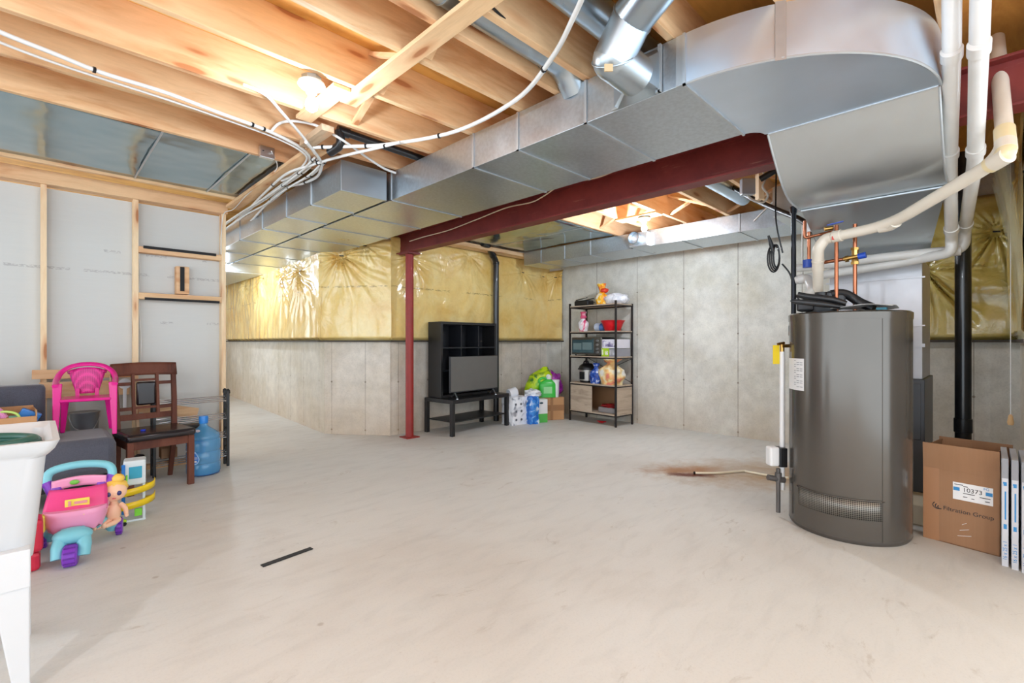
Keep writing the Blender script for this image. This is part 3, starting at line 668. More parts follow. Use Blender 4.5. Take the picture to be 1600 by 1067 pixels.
MB().lathe([(HR+.003,1.335),(HR+.004,1.375),(HR-.008,HZ),(.02,HZ+.004),(.001,HZ+.004)], seg=96).build('top_cap', HEAT, t, smooth=40)
def arc_patch(a0, a1, z0, z1, r, n=24):
    m = MB(); m.grid(lambda u, v: (r*math.cos(math.radians(a0+(a1-a0)*u)), r*math.sin(math.radians(a0+(a1-a0)*u)), z0+(z1-z0)*v), n, 1); return m
arc_patch(139, 220, .155, .265, HR+.004).build('intake_grille', m_grille(), t, smooth=60, solid=.002)
arc_patch(137, 222, .265, .272, HR+.006).build('grille_rim', HEAT, t, smooth=60, solid=.003)
arc_patch(220.6, 221.3, .03, 1.335, HR+.0015, 2).build('jacket_seam', HEAT, t, solid=.002)
lab = arc_patch(112, 147, .885, 1.09, HR+.002); lb = lab.build('rating_label', WHITE, t, smooth=60)
m = MB(); INK = plastic('label_ink', (120,124,130), .6)
for k in range(14):
    z = 1.075-k*.013
    for (a, b) in ((131, 134), (135.5, 140), (141, 145)):
        if (k*7+int(a)) % 3: m.grid(lambda u, v: ((HR+.0032)*math.cos(math.radians(a+(b-a)*u)), (HR+.0032)*math.sin(math.radians(a+(b-a)*u)), z+.0035*v), 4, 1)
m.build('label_print', INK, lb)
arc_patch(98, 108, 1.24, 1.31, HR+.003, 6).build('warning_label', WHITE, t)
# relief valve, drain line, gas control (fixed to the heater)
v0 = Vector((3.635, 1.005, 1.17))-Vector((HX, HY, 0))
MB().tube([v0+Vector((0,0,-.04)), v0+Vector((0,0,-.99))], .0165, 14).build('relief_pipe', WHITE, t, smooth=40)
m = MB(); m.tube([v0+Vector((0,0,-.05)), v0+Vector((0,0,.01))], .014, 12); m.tube([v0+Vector((-.01,.0,.0)), Vector((-.04,.30,1.17))], .012, 12); m.tube([v0+Vector((-.03,.02,.012)), v0+Vector((.01,-.01,.02))], .009, 8)
rv = m.build('relief_valve', BRASS, t, smooth=40)
MB().cbox(v0+Vector((-.028,.03,-.06)), (.045,.003,.13), Matrix.Rotation(-PI/4, 3, 'Z')).build('yellow_tag', plastic('yellow_tag', (236,206,40), .4), rv)
g = Vector((3.60, 1.02, 0))-Vector((HX, HY, 0))
gv = MB().cbox(g+Vector((-.02,.03,.415)), (.065,.07,.13), Matrix.Rotation(-PI/4, 3, 'Z')).build('gas_control', WHITE, t, bev=.012)
MB().cbox(g+Vector((.02,-.01,.41)), (.05,.08,.13), Matrix.Rotation(-PI/4, 3, 'Z')).build('control_box', BLACK, gv, bev=.005)
m = MB(); m.tube([g+Vector((.0,0,.33)), g+Vector((0,0,.03))], .014, 12); m.tube([g+Vector((-.05,.05,.27)), g+Vector((0.03,-.03,.25))], .02, 12); m.tube([g+Vector((0,0,.30)), g+Vector((0,0,.24))], .022, 12)
m.build('drip_leg', plastic('grey_iron', (104,100,98), .5, .2, metal=.5), t, smooth=40)
# blower on top
bt = Vector((3.613, 0.771, 1.464))-Vector((HX, HY, 0)); bt.z = HZ
m = MB(); m.lathe([(.02,0),(.085,.0),(.09,.02),(.09,.07),(.06,.09),(.035,.10),(.035,.135)], bt); bw = m.build('blower', BLACK, t, smooth=50)
m = MB(); m.cbox(bt+Vector((.06,-.06,.08)), (.11,.11,.12), Matrix.Rotation(.4, 3, 'Z')); m.cbox(bt+Vector((-.05,.07,.05)), (.10,.10,.08)); m.build('blower_motor', BLACK, t, bev=.015)
MB().tube(smooth_path([bt+Vector((.02,-.05,.12)), bt+Vector((.05,-.12,.12)), bt+Vector((.06,-.2,.06)), bt+Vector((.05,-.27,.02))], 6), .028, 12).build('intake_hose', BLACK, t, smooth=30)
MB().cbox(bt+Vector((.04,-.31,.012)), (.05,.05,.02)).build('terminal_cap', plastic('teal_plastic', (30,130,150), .4), t)
# copper on the heater: separate plumbing thing
cp = thing('copper_piping', 'copper pipes with brass valves and blue knobs rising from the heater top', 'pipe', (HX, HY, HZ))
def cq(p): return Vector(p)-Vector((HX, HY, HZ))
a = cq((3.624, 0.689, 1.427)); a.z = 0
MB().tube([a, cq((3.624, 0.689, 1.849)), cq((3.636, 0.691, 1.945))], .0115, 14).build('riser', COPPER, cp, smooth=40)
b = cq((3.708, 0.605, 1.427)); b.z = 0
MB().tube([b, cq((3.708, 0.605, 1.951))], .0115, 14).build('riser', COPPER, cp, smooth=40)
m = MB(); m.tube([cq((3.708, 0.605, 1.697)), cq((3.708, 0.605, 1.796))], .019, 8); m.tube([cq((3.692, 0.664, 1.731)), cq((3.689, 0.582, 1.741))], .013, 12); m.tube([cq((3.708, 0.605, 1.693)), cq((3.708, 0.605, 1.710))], .023, 6); m.tube([cq((3.708, 0.605, 1.783)), cq((3.708, 0.605, 1.800))], .023, 6); m.tube([cq((3.704, 0.638, 1.734)), cq((3.698, 0.658, 1.731))], .02, 6)
mv = m.build('mixing_valve', BRASS, cp, smooth=40)
MB().tube([cq((3.662, 0.581, 1.734)), cq((3.659, 0.541, 1.740))], .019, 14).build('valve_knob', BLUE, mv, smooth=40)
MB().tube([cq((3.692, 0.664, 1.731)), cq((3.721, 0.805, 1.726))], .0115, 14).build('cross_pipe', COPPER, cp, smooth=40)
m = MB(); m.tube(fillet([cq((3.825, 0.913, 2.048)), cq((3.822, 0.916, 1.926)), cq((3.846, 0.821, 1.942)), cq((3.781, 0.744, 1.937))], .02), .010, 10); m.build('branch_pipe', COPPER, cp, smooth=40)
m = MB(); m.tube([cq((3.844, 0.893, 2.043)), cq((3.844, 0.893, 1.778))], .012, 12); m.build('riser', COPPER, cp, smooth=40)
MB().tube([cq((3.833, 0.891, 2.050)), cq((3.833, 0.891, 1.969))], .016, 10).build('pipe_insulation', WHITE, cp)
bv = MB().tube([cq((3.815, 0.894, 1.716)), cq((3.815, 0.894, 1.770))], .03, 14).build('vacuum_breaker', BLUE, cp, smooth=40)
m = MB(); m.tube([cq((3.651, 0.761, 1.935)), cq((3.669, 0.715, 1.939))], .014, 10); sv = m.build('shutoff_valve', BRASS, cp, smooth=40)
MB().bar(cq((3.640, 0.744, 1.955)), cq((3.656, 0.657, 1.968)), .016, .006).build('lever', BLUE, sv)
# umbrellas and sheet on the heater top
t = thing('folded_umbrella', 'upper of two black folded umbrella tubes lying on the water heater', 'umbrella', (3.374, 0.868, 1.488))
o2 = Vector((3.374, 0.868, 1.488))
MB().tube([rel((3.414, 0.857, 1.498), o2), rel((3.425, 0.817, 1.484), o2), rel((3.486, 0.686, 1.459), o2), rel((3.511, 0.618, 1.433), o2)], [.018,.02,.022,.016], 12).build('canopy_roll', BLACK, t, smooth=50)
t = thing('folded_umbrella', 'lower black folded umbrella tube with a pointed tip on the water heater', 'umbrella', (3.318, 0.854, 1.444))
o3 = Vector((3.318, 0.854, 1.444))
MB().tube([rel((3.304, 0.868, 1.451), o3), rel((3.326, 0.846, 1.447), o3), rel((3.409, 0.721, 1.429), o3), rel((3.460, 0.641, 1.412), o3)], [.003,.016,.019,.012], 12).build('canopy_roll', BLACK, t, smooth=50)
m = MB(); s0 = Vector((HX-.02, HY-.03, HZ+.006))
m.grid(lambda u, v: (-.16+.32*u, -.22+.36*v, .02+.012*math.sin(u*3+v*5)+.01*v), 12, 12)
tag(m.build('plastic_sheet', plastic('grey_plastic_sheet', (196,192,188), .3, .08), loc=s0, smooth=60, solid=.003), 'crumpled greyish plastic sheet lying on top of the water heater', 'sheet')
t = thing('gas_pipe', 'black steel gas pipe rising behind the left side of the heater', 'pipe', (3.937, 1.013, 1.423))
z1 = 2.17-(3.937, 1.013, 1.423)[2]
MB().tube([(0,0,-1.0), (0,0,z1)], .017, 14).build('pipe_run', DARKSTEEL, t, smooth=40)
MB().tube([(0,0,z1-.03), (0,0,z1+.02)], .023, 14).build('coupling', DARKSTEEL, t, smooth=40)
t = thing('gas_pipe', 'thin dark conduit running down the right wall beside the heater', 'pipe', (0,0,0))
MB().tube([(5.121, 1.243, 2.308), (5.121, 1.243, 1.765)], .008, 8).build('pipe_run', plastic('grey_conduit', (190,186,178), .4, .1), t)
# ------------------------------------------------------------------ PVC runs
def pvc_run(name, lab, pts, r, m, couplings=(), bend=.09, stickers=()):
    t = thing(name, lab, 'pipe', (0,0,0)); P = [Vector(p) for p in pts]
    MB().tube(fillet(P, bend, 8), r, 28).build('pipe_run', m, t, smooth=40)
    for (i, k, L) in couplings:
        a = P[i].lerp(P[i+1], k); d = (P[i+1]-P[i]).normalized()
        MB().tube([a-d*L/2, a-d*(L/2-.002), a+d*(L/2-.002), a+d*L/2], [r+.003, r+.006, r+.006, r+.003], 28).build('coupling', m, t, smooth=40)
    return t, P
t, P = pvc_run('vent_pipe', 'white plastic vent pipe left of two dropping beside the round duct elbow', [(2.528, 0.102, 2.682), (2.718, 0.110, 2.417), (3.391, 0.145, 2.151), (4.19,.17,1.86), (4.19,.17,1.775), (4.28,.40,1.755), (4.28,1.02,1.70)], .0315, PVC, ((1,.02,.05),(1,.93,.05),(2,.85,.05)), .06)
m = MB()
t2, P2 = pvc_run('vent_pipe', 'white plastic vent pipe right of two, elbowing left above the furnace', [(2.499, 0.019, 2.618), (2.660, 0.027, 2.382), (3.346, 0.048, 2.113), (4.27,.11,1.92), (4.28,.115,1.80), (4.235,.5,1.795), (4.235,1.08,1.775)], .0315, PVC, ((1,.02,.055),(1,.9,.05),(2,.9,.06),(4,.1,.05)), .1)
PRINT = plastic('blue_print', (96,120,170), .6)
def printmarks(t, a, b, off, n, w=.006):
    a = Vector(a); b = Vector(b); d = (b-a); m = MB(); rnd = random.Random(3)
    for k in range(n):
        if rnd.random() < .25: continue
        p = a+d*(k/n)+Vector(off); q = a+d*((k+.62)/n)+Vector(off)
        m.bar(p, q, w, .0012, (-.7,-.7,.1))
    m.build('printed_marking', PRINT, t)
cam2 = Vector((-.7071,-.7071,-.12))*.0312
printmarks(t2, P2[1].lerp(P2[2], .10), P2[1].lerp(P2[2], .85), cam2+Vector((-.006,.006,0)), 34)
printmarks(t, P[1].lerp(P[2], .25), P[1].lerp(P[2], .85), cam2+Vector((-.004,.004,0)), 30, .004)
t3, P3 = pvc_run('vent_pipe', 'cream plastic pipe from the upper right elbowing down and sloping left to the heater', [(3.493, -0.028, 2.757), (3.054, -0.056, 2.027), (3.548, 0.412, 1.886), (3.634, 0.750, 1.868), (3.633, 0.793, 1.811), (3.81,.83,HZ+.12)], .0315, PVC_Y, ((0,.93,.06),(1,.04,.07),(1,.97,.05),(2,.08,.05),(2,.80,.05),(4,.25,.012)), .13)
MB().tube(fillet([P3[1].lerp(P3[0], .20), P3[1], P3[1].lerp(P3[2], .115)], .12, 12), .037, 28).build('elbow', PVC_E, t3, smooth=40)
MB().tube(fillet([P3[3].lerp(P3[2], .12), P3[3], P3[4], P3[4].lerp(P3[5], .45)], .08, 10), .0345, 28).build('elbow', PVC_Y, t3, smooth=40)
m = MB(); e = P3[1]; 
RS = plastic('red_sticker', (196,70,60), .5)
MB().cbox((3.589, 0.696, 1.857), (.026,.003,.022), Matrix.Rotation(-PI/4, 3, 'Z')).build('red_sticker', RS, t3)
t4, P4 = pvc_run('vent_pipe', 'short white plastic pipe stub left of the heater blower', [(3.947, 1.003, 1.649), (3.952, 0.927, 1.661), (3.806, 0.861, 1.561), (3.711, 0.885, 1.494)], .030, PVC, ((0,.5,.04),), .05)
t5, P5 = pvc_run('drain_pipe', 'tall black plastic drain stack behind the open cardboard box', [(4.70,.13,.0), (4.70,.13,2.55)], .045, ABS, ((0,.235,.10),), .05)
# back wall black pipe
t6, P6 = pvc_run('drain_pipe', 'black plastic drain pipe on the back wall beside the cube shelf', [(4.93,5.27,.0), (4.93,5.27,2.42), (4.66,5.16,2.58), (4.5,5.1,2.60)], .043, ABS, ((0,.985,.05),(1,.4,.03)), .07)
# ------------------------------------------------------------------ furnace
t = thing('furnace', 'furnace cabinet with silver upper section behind the water heater', 'furnace', (4.45, .32, 0))
FW = .60
MB().box(-.36, .75, -.05, .66, 0, .125).build('pad', CREAM, t, bev=.004)
MB().box(0, .70, 0, FW, .125, .93).build('cabinet', plastic('furnace_grey', (88,90,94), .4, .08, metal=.3), t, bev=.006)
SIL = plastic('bright_sheet_metal', (206,206,210), .5, .08, metal=.75)
MB().box(.03, .66, .015, FW-.02, .93, 1.80).build('coil_cabinet', SIL, t, bev=.004)
m = MB(); m.box(.015,.03,0,FW,1.16,1.185).build('flange', SIL, t); MB().box(.02,.03,0,FW,1.31,1.318).build('seam', SIL, t); MB().box(.02,.03,0,FW,1.655,1.665).build('seam', SIL, t)
MB().box(-.012,.0,.02,FW-.02,.50,.90).build('access_door', plastic('furnace_grey', (88,90,94), .4, .08, metal=.3), t, bev=.004)
# ------------------------------------------------------------------ floor drain hose
D = Vector((4.212, 1.881, 0.000))
cable('drain_hose', 'thin cream hose on the floor running from the heater to the floor drain', [D+Vector((0,0,.012)), Vector((4.355, 1.738, 0.000))+Vector((0,0,.012)), Vector((4.585, 1.597, -0.000))+Vector((0,0,.012)), Vector((4.596, 1.557, 0.000))+Vector((0,0,.012)), Vector((4.594, 1.384, -0.000))+Vector((0,0,.014)), Vector((4.571, 1.216, 0.000))+Vector((0,0,.03))], .010, CREAM, 8, 'hose', ties=(.02,))
# strip on the floor
a = Vector((0.855, 2.742, -0.000)); b = Vector((1.133, 2.775, 0.000))
tag(MB().bar(a+Vector((0,0,.003)), b+Vector((0,0,.003)), .035, .004).build('floor_strip', plastic('black_rubber', (20,20,22), .6, .2)), 'short flat black strip lying alone on the concrete floor', 'strip')
# ------------------------------------------------------------------ cardboard carton with label
def m_card(name, rgb):
    t = NT(name); n = t.noise(t.coords(), 3, 4); w = t.noise(t.coords((90, 90, 1)), 1, 2)
    c = t.ramp(n, [(.3, srgb(rgb[0]-12, rgb[1]-12, rgb[2]-12)), (.7, srgb(*rgb))]); c = t.mix(.15, c, t.ramp(w, [(.4,.8),(.6,1.0)]), 'MULTIPLY')
    t.set(col=c, rough=.75, spec=.2); return t.m
CARD = m_card('corrugated_cardboard', (164,126,96)); CARD2 = m_card('lighter_cardboard', (196,150,108)); TAPEB = plastic('packing_tape', (158,114,78), .25, .05)
p1 = Vector((3.86,.285,0)); p2 = Vector((3.80,-.045,0)); mid = (p1+p2)/2; ang = math.atan2(p2.y-p1.y, p2.x-p1.x)
t = thing('cardboard_box', 'open brown carton with a white shipping label beside the heater', 'box', mid, ang)
w = (p2-p1).length/2; H = .435; dpt = .30
m = MB(); m.box(-w, w, 0, .005, 0, H).box(-w, w, dpt-.005, dpt, 0, H).box(-w, -w+.005, 0, dpt, 0, H).box(w-.005, w, 0, dpt, 0, H).box(-w, w, 0, dpt, 0, .006)
bd = m.build('carton_body', CARD, t)
def flap(c, M, dx, dz, name='flap'):
    mm = MB(); mm.box(-dx/2, dx/2, -.002, .002, 0, dz, Matrix.Translation(c) @ M.to_4x4()); mm.build(name, CARD, t)
flap((0,.0,H), Matrix.Rotation(.05, 3, 'X'), 2*w, .15)
flap((0,dpt,H), Matrix.Rotation(-.12, 3, 'X'), 2*w, .15)
flap((-w+.003,dpt/2,H), Matrix.Rotation(.12, 3, 'Y') @ Matrix.Rotation(PI/2, 3, 'Z'), dpt, .14)
flap((w-.003,dpt/2,H), Matrix.Rotation(-.12, 3, 'Y') @ Matrix.Rotation(PI/2, 3, 'Z'), dpt, .14)
LBL = plastic('white_paper', (236,236,236), .5, .02); BLUEP = plastic('blue_paper', (48,138,200), .5, .02); INKB = plastic('black_ink', (46,44,46), .6)
lx, lz = .045, .325; sl = -.06
RL = Matrix.Rotation(0, 3, 'Y')
lb = MB().box(lx-.075, lx+.095, -.0015, 0, lz-.052, lz+.048).build('shipping_label', LBL, t)
MB().box(lx-.073, lx-.045, -.0022, -.0015, lz-.0, lz+.020).box(lx+.065, lx+.093, -.0022, -.0015, lz-.0, lz+.020).build('blue_panel', BLUEP, lb)
RT = (PI/2, 0, 0)
text('10373', .034, INKB, lb, (lx+.010, -.0022, lz+.010), RT, sx=1.0)
text('FG', .020, BLUEP, lb, (lx+.068, -.0022, lz+.036), RT)
m = MB()
for (x0, x1, z) in ((-.068,-.03,.034),(-.03,-.01,.028),(-.03,.02,-.012),(-.03,-.012,-.032),(.005,.018,-.036),(.04,.085,-.018),(.062,.082,-.036)):
    m.box(lx+x0, lx+x1, -.0022, -.0015, lz+z, lz+z+.004)
m.build('small_print', INKB, lb)
text('Filtration Group', .033, INKB, t, (.035, -.0012, .205), RT, sx=1.0)
m = MB()
for k in range(3):
    m.tube([Vector((-.10+.022*math.cos(a)*(1-.25*k)+.006*k, -.001, .213+.020*math.sin(a)*(1-.25*k)-.004*k)) for a in [2.2+.35*i for i in range(10)]], .0022, 6)
m.build('swirl_emblem', INKB, t)
MB().box(-w, -w+.075, -.0008, 0, 0, H+.005).build('packing_tape', plastic('tape_shade', (166,120,84), .35, .03), t)
m = MB()
for k, (a, b) in enumerate(((.02,.10),(.035,.075),(.0,.06))): m.bar((-.01+.01*k, -.0015, .06+.035*k), (.05-.01*k, -.0015, .075+.035*k), .002, .001, (0,-1,0))
m.build('tape_crease', WHITE, t)
# ------------------------------------------------------------------ furnace filters
FR = plastic('filter_frame', (206,208,214), .5, .03)
for k, y in enumerate((-.062, -.098, -.134)):
    t = thing('furnace_filter', ['white cardboard furnace filter standing nearest the open carton', 'middle white furnace filter of the three standing by the side wall', 'white furnace filter at the right picture edge, farthest from the carton'][k], 'filter', (3.66-.02*k, y, 0), 0)
    MB().box(0, .40, -.0125, .0125, 0, .575).build('frame', FR, t, bev=.001)
    MB().box(.02, .38, -.0128, .0128, .02, .555).build('pleated_media', plastic('filter_media', (220,224,230), .8), t)
    text('16 x 25 x 1', .022, BLUEP, t, (-.0008, 0, .085), (PI/2, -PI/2, -PI/2), sx=1.0)
    MB().box(-.0008, 0, -.006, .008, .44, .45).box(-.0008, 0, -.004, .002, .25, .40).box(-.0008, 0, -.006, .006, .20, .225).box(-.0012, 0, -.006, .006, .43, .442).build('blue_mark', BLUEP, t)
    MB().box(-.0008, .0, -.0124, .0124, .47, .575).build('grey_corner', plastic('grey_corner', (150,152,158), .6), t)
t = thing('pull_cord', 'thin string with a small tan tassel hanging by the side wall', 'cord', (4.195, -0.094, 0.727))
MB().tube([(0,0,.02), (0,0,2.09)], .0022, 6).build('string', WHITE, t)
MB().tube([(0,0,.03),(0,0,.02),(0,0,-.02),(0,0,-.035)], [.004,.010,.016,.012], 10).build('tassel', plastic('tan_tassel', (210,170,120), .6), t, smooth=50)

# ------------------------------------------------------------------ coffee table, cube shelf, television
BB = plastic('black_brown_laminate', (30,29,30), .42, .15); BBI = plastic('black_laminate_inside', (24,26,32), .5, .1)
TR = math.radians(5)
t = thing('coffee_table', 'low black coffee table with a lower shelf by the back wall', 'table', (3.70, 4.76, 0), TR)
MB().box(0, 1.10, 0, .54, .41, .46).build('tabletop', BB, t, bev=.003)
for x in (0, 1.05):
    for y in (0, .49): MB().box(x, x+.05, y, y+.05, 0, .41).build('leg', BB, t, bev=.002)
MB().box(.05, 1.05, .03, .51, .165, .18).build('lower_shelf', BB, t, bev=.002)
t = thing('cube_shelf', 'black three by three cube shelf standing on the coffee table', 'shelf', (3.725, 5.03, .461), math.radians(2))
w, d, hh = 1.02, .27, 1.0
MB().box(0, .035, 0, d, 0, hh).build('side_panel', BB, t, bev=.002); MB().box(w-.035, w, 0, d, 0, hh).build('side_panel', BB, t, bev=.002)
MB().box(.035, w-.035, 0, d, hh-.035, hh).build('top_panel', BB, t, bev=.002); MB().box(.035, w-.035, 0, d, 0, .035).build('bottom_panel', BB, t, bev=.002)
for k in (1, 2):
    z = .035+k*(hh-.07)/3; MB().box(.035, w-.035, .002, d-.008, z-.008, z+.008).build('shelf_board', BBI, t)
    x = .035+k*(w-.07)/3
    for q in range(3):
        z0 = .035+q*(hh-.07)/3+.008; MB().box(x-.008, x+.008, .003, d-.008, z0, z0+(hh-.07)/3-.016).build('divider', BBI, t)
MB().box(.035, w-.035, d-.008, d-.002, .035, hh-.035).build('back_panel', BBI, t)
t = thing('television', 'flat screen television standing on the coffee table in front of the cube shelf', 'television', (4.20, 4.90, .461), math.radians(4))
MB().box(-.445, .445, .0, .03, .075, .545).build('bezel', plastic('tv_bezel', (52,52,55), .3, .05, metal=.4), t, bev=.004)
MB().box(-.437, .437, -.002, .001, .09, .538).build('screen', plastic('tv_screen', (96,95,92), .3, .05), t)  # grey of the room's reflection is put into the screen colour
MB().box(-.30, .30, .03, .06, .12, .36).build('rear_housing', BLACK, t, bev=.01)
for s in (-1, 1):
    m = MB(); m.bar((s*.36, .012, .078), (s*.36-.03, -.07, .006), .012, .01); m.bar((s*.36, .012, .078), (s*.36+.03, .10, .006), .012, .01); m.bar((s*.36-.05,-.09,.005), (s*.36-.02,-.05,.005), .02, .008)
    m.build('stand_foot', ALU, t)
# bits by the drain pipe
t = thing('floor_cleaner', 'small black bottle with a yellow base behind the coffee table', 'bottle', (5.03, 5.12, 0))
MB().lathe([(.055,0),(.06,.03),(.058,.05)]).build('base', plastic('yellow_base', (226,214,60), .4), t, smooth=50)
MB().lathe([(.055,.05),(.055,.22),(.03,.26),(.02,.27),(.02,.31)]).build('body', BLACK, t, smooth=50)
# ------------------------------------------------------------------ packages on the floor
def m_wrap(name, cols, sc=10, rough=.25, trans=0):
    t = NT(name); v = t.coords(); n = t.noise(v, sc, 3, .5, .6)
    st = []
    for i, c in enumerate(cols): st.append((.36+.28*i/max(1, len(cols)-1), srgb(*c)))
    c = t.ramp(n, st); t.set(col=c, rough=rough, spec=.5); t.bump(t.noise(v, 26, 4, .6, 1.5), .6, .01); return t.m
def crumple(m, c, r, seed, amp=.25, sc=2.6, flatz=None, seg=26, rings=18):
    return m.blob(c, r, seg, rings, amp, sc, seed, None, flatz)
def soft_box(m, x0, x1, y0, y1, z0, z1, amp=.012, seed=0, n=8, puff=.02):
    cx, cy, cz = (x0+x1)/2, (y0+y1)/2, (z0+z1)/2; sx, sy, sz = (x1-x0)/2, (y1-y0)/2, (z1-z0)/2
    def face(ax, sg):
        def fn(u, v):
            a, b = 2*u-1, 2*v-1
            p = [0,0,0]; o = [i for i in range(3) if i != ax]; p[ax] = sg; p[o[0]] = a; p[o[1]] = b
            q = Vector((cx+p[0]*sx, cy+p[1]*sy, cz+p[2]*sz))
            k = puff*(1-a*a)*(1-b*b)
            dv = Vector((p[0]*(ax==0), p[1]*(ax==1), p[2]*(ax==2)))
            nz = Vector((mnoise.noise(q*14+Vector((seed,0,0))), mnoise.noise(q*14+Vector((0,seed+5,0))), mnoise.noise(q*14+Vector((0,0,seed+9)))))
            q = q+dv*k+nz*amp
            if q.z < z0: q.z = z0
            return q
        m.grid(fn, n, n)
    for ax in range(3):
        for sg in (-1, 1): face(ax, sg)
    return m
t = thing('tissue_package', 'large white plastic wrapped package of rolls nearest the coffee table', 'package', (4.93, 4.78, 0), math.radians(-4))
MPK = m_wrap('white_wrap_grey_print', [(236,238,242),(240,240,244),(226,228,234),(150,152,160)], 9)
soft_box(MB(), -.13, .17, 0, .24, 0, .40, .008, 3).build('wrapped_rolls', MPK, t, smooth=60)
MB().tube([(-.10,.12,.44),(.02,.1,.47)], .07, 20).build('loose_roll', plastic('paper_roll', (220,222,228), .6), t, smooth=40)
PR = plastic('grey_print', (96,98,106), .5)
for x in (-.08, .02):
    for z in (.08, .2, .30): MB().lathe([(.018,0),(.018,.002)], (x,-.024+.01*(z>.28),z), 12, Matrix.Rotation(PI/2, 3, 'X')).build('printed_dot', PR, t)
t = thing('tissue_package', 'blue and white wrapped package beside the large white one', 'package', (5.07, 4.68, 0), math.radians(-20))
m = MB(); soft_box(m, -.02, .13, -.0, .2, 0, .40, .016, 8, 10, .02); m.build('wrapped_rolls', m_wrap('blue_wrap', [(30,90,180),(36,110,200),(60,140,214),(214,226,240)], 12), t, smooth=60)
m = MB(); crumple(m, (.08,.12,.43), (.12,.11,.07), 4, .4); m.build('loose_top', m_wrap('white_loose_wrap', [(236,238,242),(220,224,232),(190,196,206)], 16), t, smooth=60)
t = thing('detergent_box', 'small white and green carton beside the taped brown box', 'box', (5.235, 4.70, 0), math.radians(-25))
MB().box(-.03, .16, 0, .16, .13, .345).build('upper_carton', WHITE, t, bev=.004)
MB().box(-.03, .16, 0, .16, 0, .13).build('green_band', plastic('green_print', (86,180,80), .4, .1), t, bev=.004)
m = MB(); m.lathe([(.03,0),(.03,.001)], (.06,-.001,.29), 16, Matrix.Rotation(PI/2, 3, 'X') @ Matrix.Diagonal((1,.5,1))); m.build('oval_mark', plastic('dark_teal_ink', (40,70,80), .5), t)
t = thing('cardboard_box', 'brown cardboard box closed with tape, holding up the bags and jugs', 'box', (5.46, 4.79, 0), math.radians(-30))
MB().box(-.08, .34, 0, .34, 0, .345).build('carton_body', CARD2, t, bev=.004)
MB().box(-.082, .342, -.002, -.0005, .14, .23).box(.12,.16,-.0025,-.001,0,.345).build('packing_tape', TAPEB, t)
o_box = Vector((5.56,4.74,.346))
t = thing('plastic_bag', 'lime green printed bag slumped on the left of the taped box', 'bag', (5.56, 4.92, .347), math.radians(-30)); t.scale = (1.15,1.15,1.15)
m = MB()
def lime(u, v):
    a = 2*PI*u; z = v*.40; rr = (.10+.05*math.sin(PI*v))*(1-.75*max(0, v-.72)/.28)
    q = 1+.22*mnoise.noise(Vector((math.cos(a)*1.6, math.sin(a)*1.6, v*3)))
    return Vector((rr*1.15*q*math.cos(a)-.10+.17*v, rr*.75*q*math.sin(a)+.03, z+.0))
m.grid(lime, 32, 24); m.build('bag_body', m_wrap('lime_wrap', [(120,190,30),(176,214,20),(196,222,30),(60,120,40)], 7), t, smooth=60)
m = MB(); m.lathe([(.035,0),(.035,.002)], (.07,-.10,.27), 18, Matrix.Rotation(1.4, 3, 'X')); m.build('round_logo', WHITE, t)
m = MB(); m.lathe([(.018,.0),(.018,.004)], (.07,-.101,.27), 18, Matrix.Rotation(1.4, 3, 'X')); m.build('logo_centre', plastic('logo_red', (190,40,40), .5), t)
t = thing('plastic_bag', 'shiny purple plastic bag on the right of the taped box', 'bag', (5.80, 4.88, .347), 0)
m = MB(); crumple(m, (-.02,.02,.16), (.18,.18,.22), 12, .3, 2.2, 0); m.build('bag_body', m_wrap('purple_film', [(120,20,120),(160,40,160),(186,80,188)], 14, .15), t, smooth=60)
t = thing('detergent_jug', 'bright green detergent jug with white cap on the taped box', 'jug', (5.555, 4.79, .347), math.radians(-40)); t.scale = (1.3,1.2,1.25)
m = MB()
def jug(u, v):
    a = 2*PI*u; z = v*.225; k = 1 if v < .7 else 1-.75*((v-.7)/.3)**1.5
    sx = .10*k; sy = .05*k; e = .55
    c, s = math.cos(a), math.sin(a)
    return Vector((sx*abs(c)**e*(1 if c > 0 else -1)+.02*(1-k), sy*abs(s)**e*(1 if s > 0 else -1), z))
GRN = plastic('green_plastic', (60,190,70), .3, .08)
m.grid(jug, 36, 16).build('jug_body', GRN, t, smooth=50)
MB().tube(smooth_path([(-.07,0,.165),(-.10,0,.20),(-.06,0,.235),(.0,0,.225)], 5), .014, 10).build('handle', GRN, t, smooth=50)
MB().lathe([(.028,.22),(.03,.225),(.028,.265),(.001,.267)], (.02,0,0)).build('cap', WHITE, t, smooth=50)
MB().box(-.05, .05, -.0525, -.0515, .05, .13).build('label_patch', plastic('pale_green_label', (150,220,150), .4), t)
t = thing('plastic_tub', 'tall white plastic tub standing between green jug and purple bag', 'tub', (5.665, 4.715, .347)); t.scale = (1,1,1.15)
MB().lathe([(.048,0),(.055,.205),(.055,.206)]).build('tub_body', WHITE, t, smooth=50)
MB().lathe([(.060,.205),(.060,.228),(.055,.232),(.001,.232)]).build('lid', WHITE, t, smooth=50)
tag(MB().box(0, .012, 0, .10, 0, .26, Matrix.Rotation(.35, 4, 'Y')).build('wood_offcut', plastic('brown_offcut', (150,128,112), .7), loc=(5.35, 5.05, .0)), 'narrow brown board offcut leaning behind the bags', 'board')
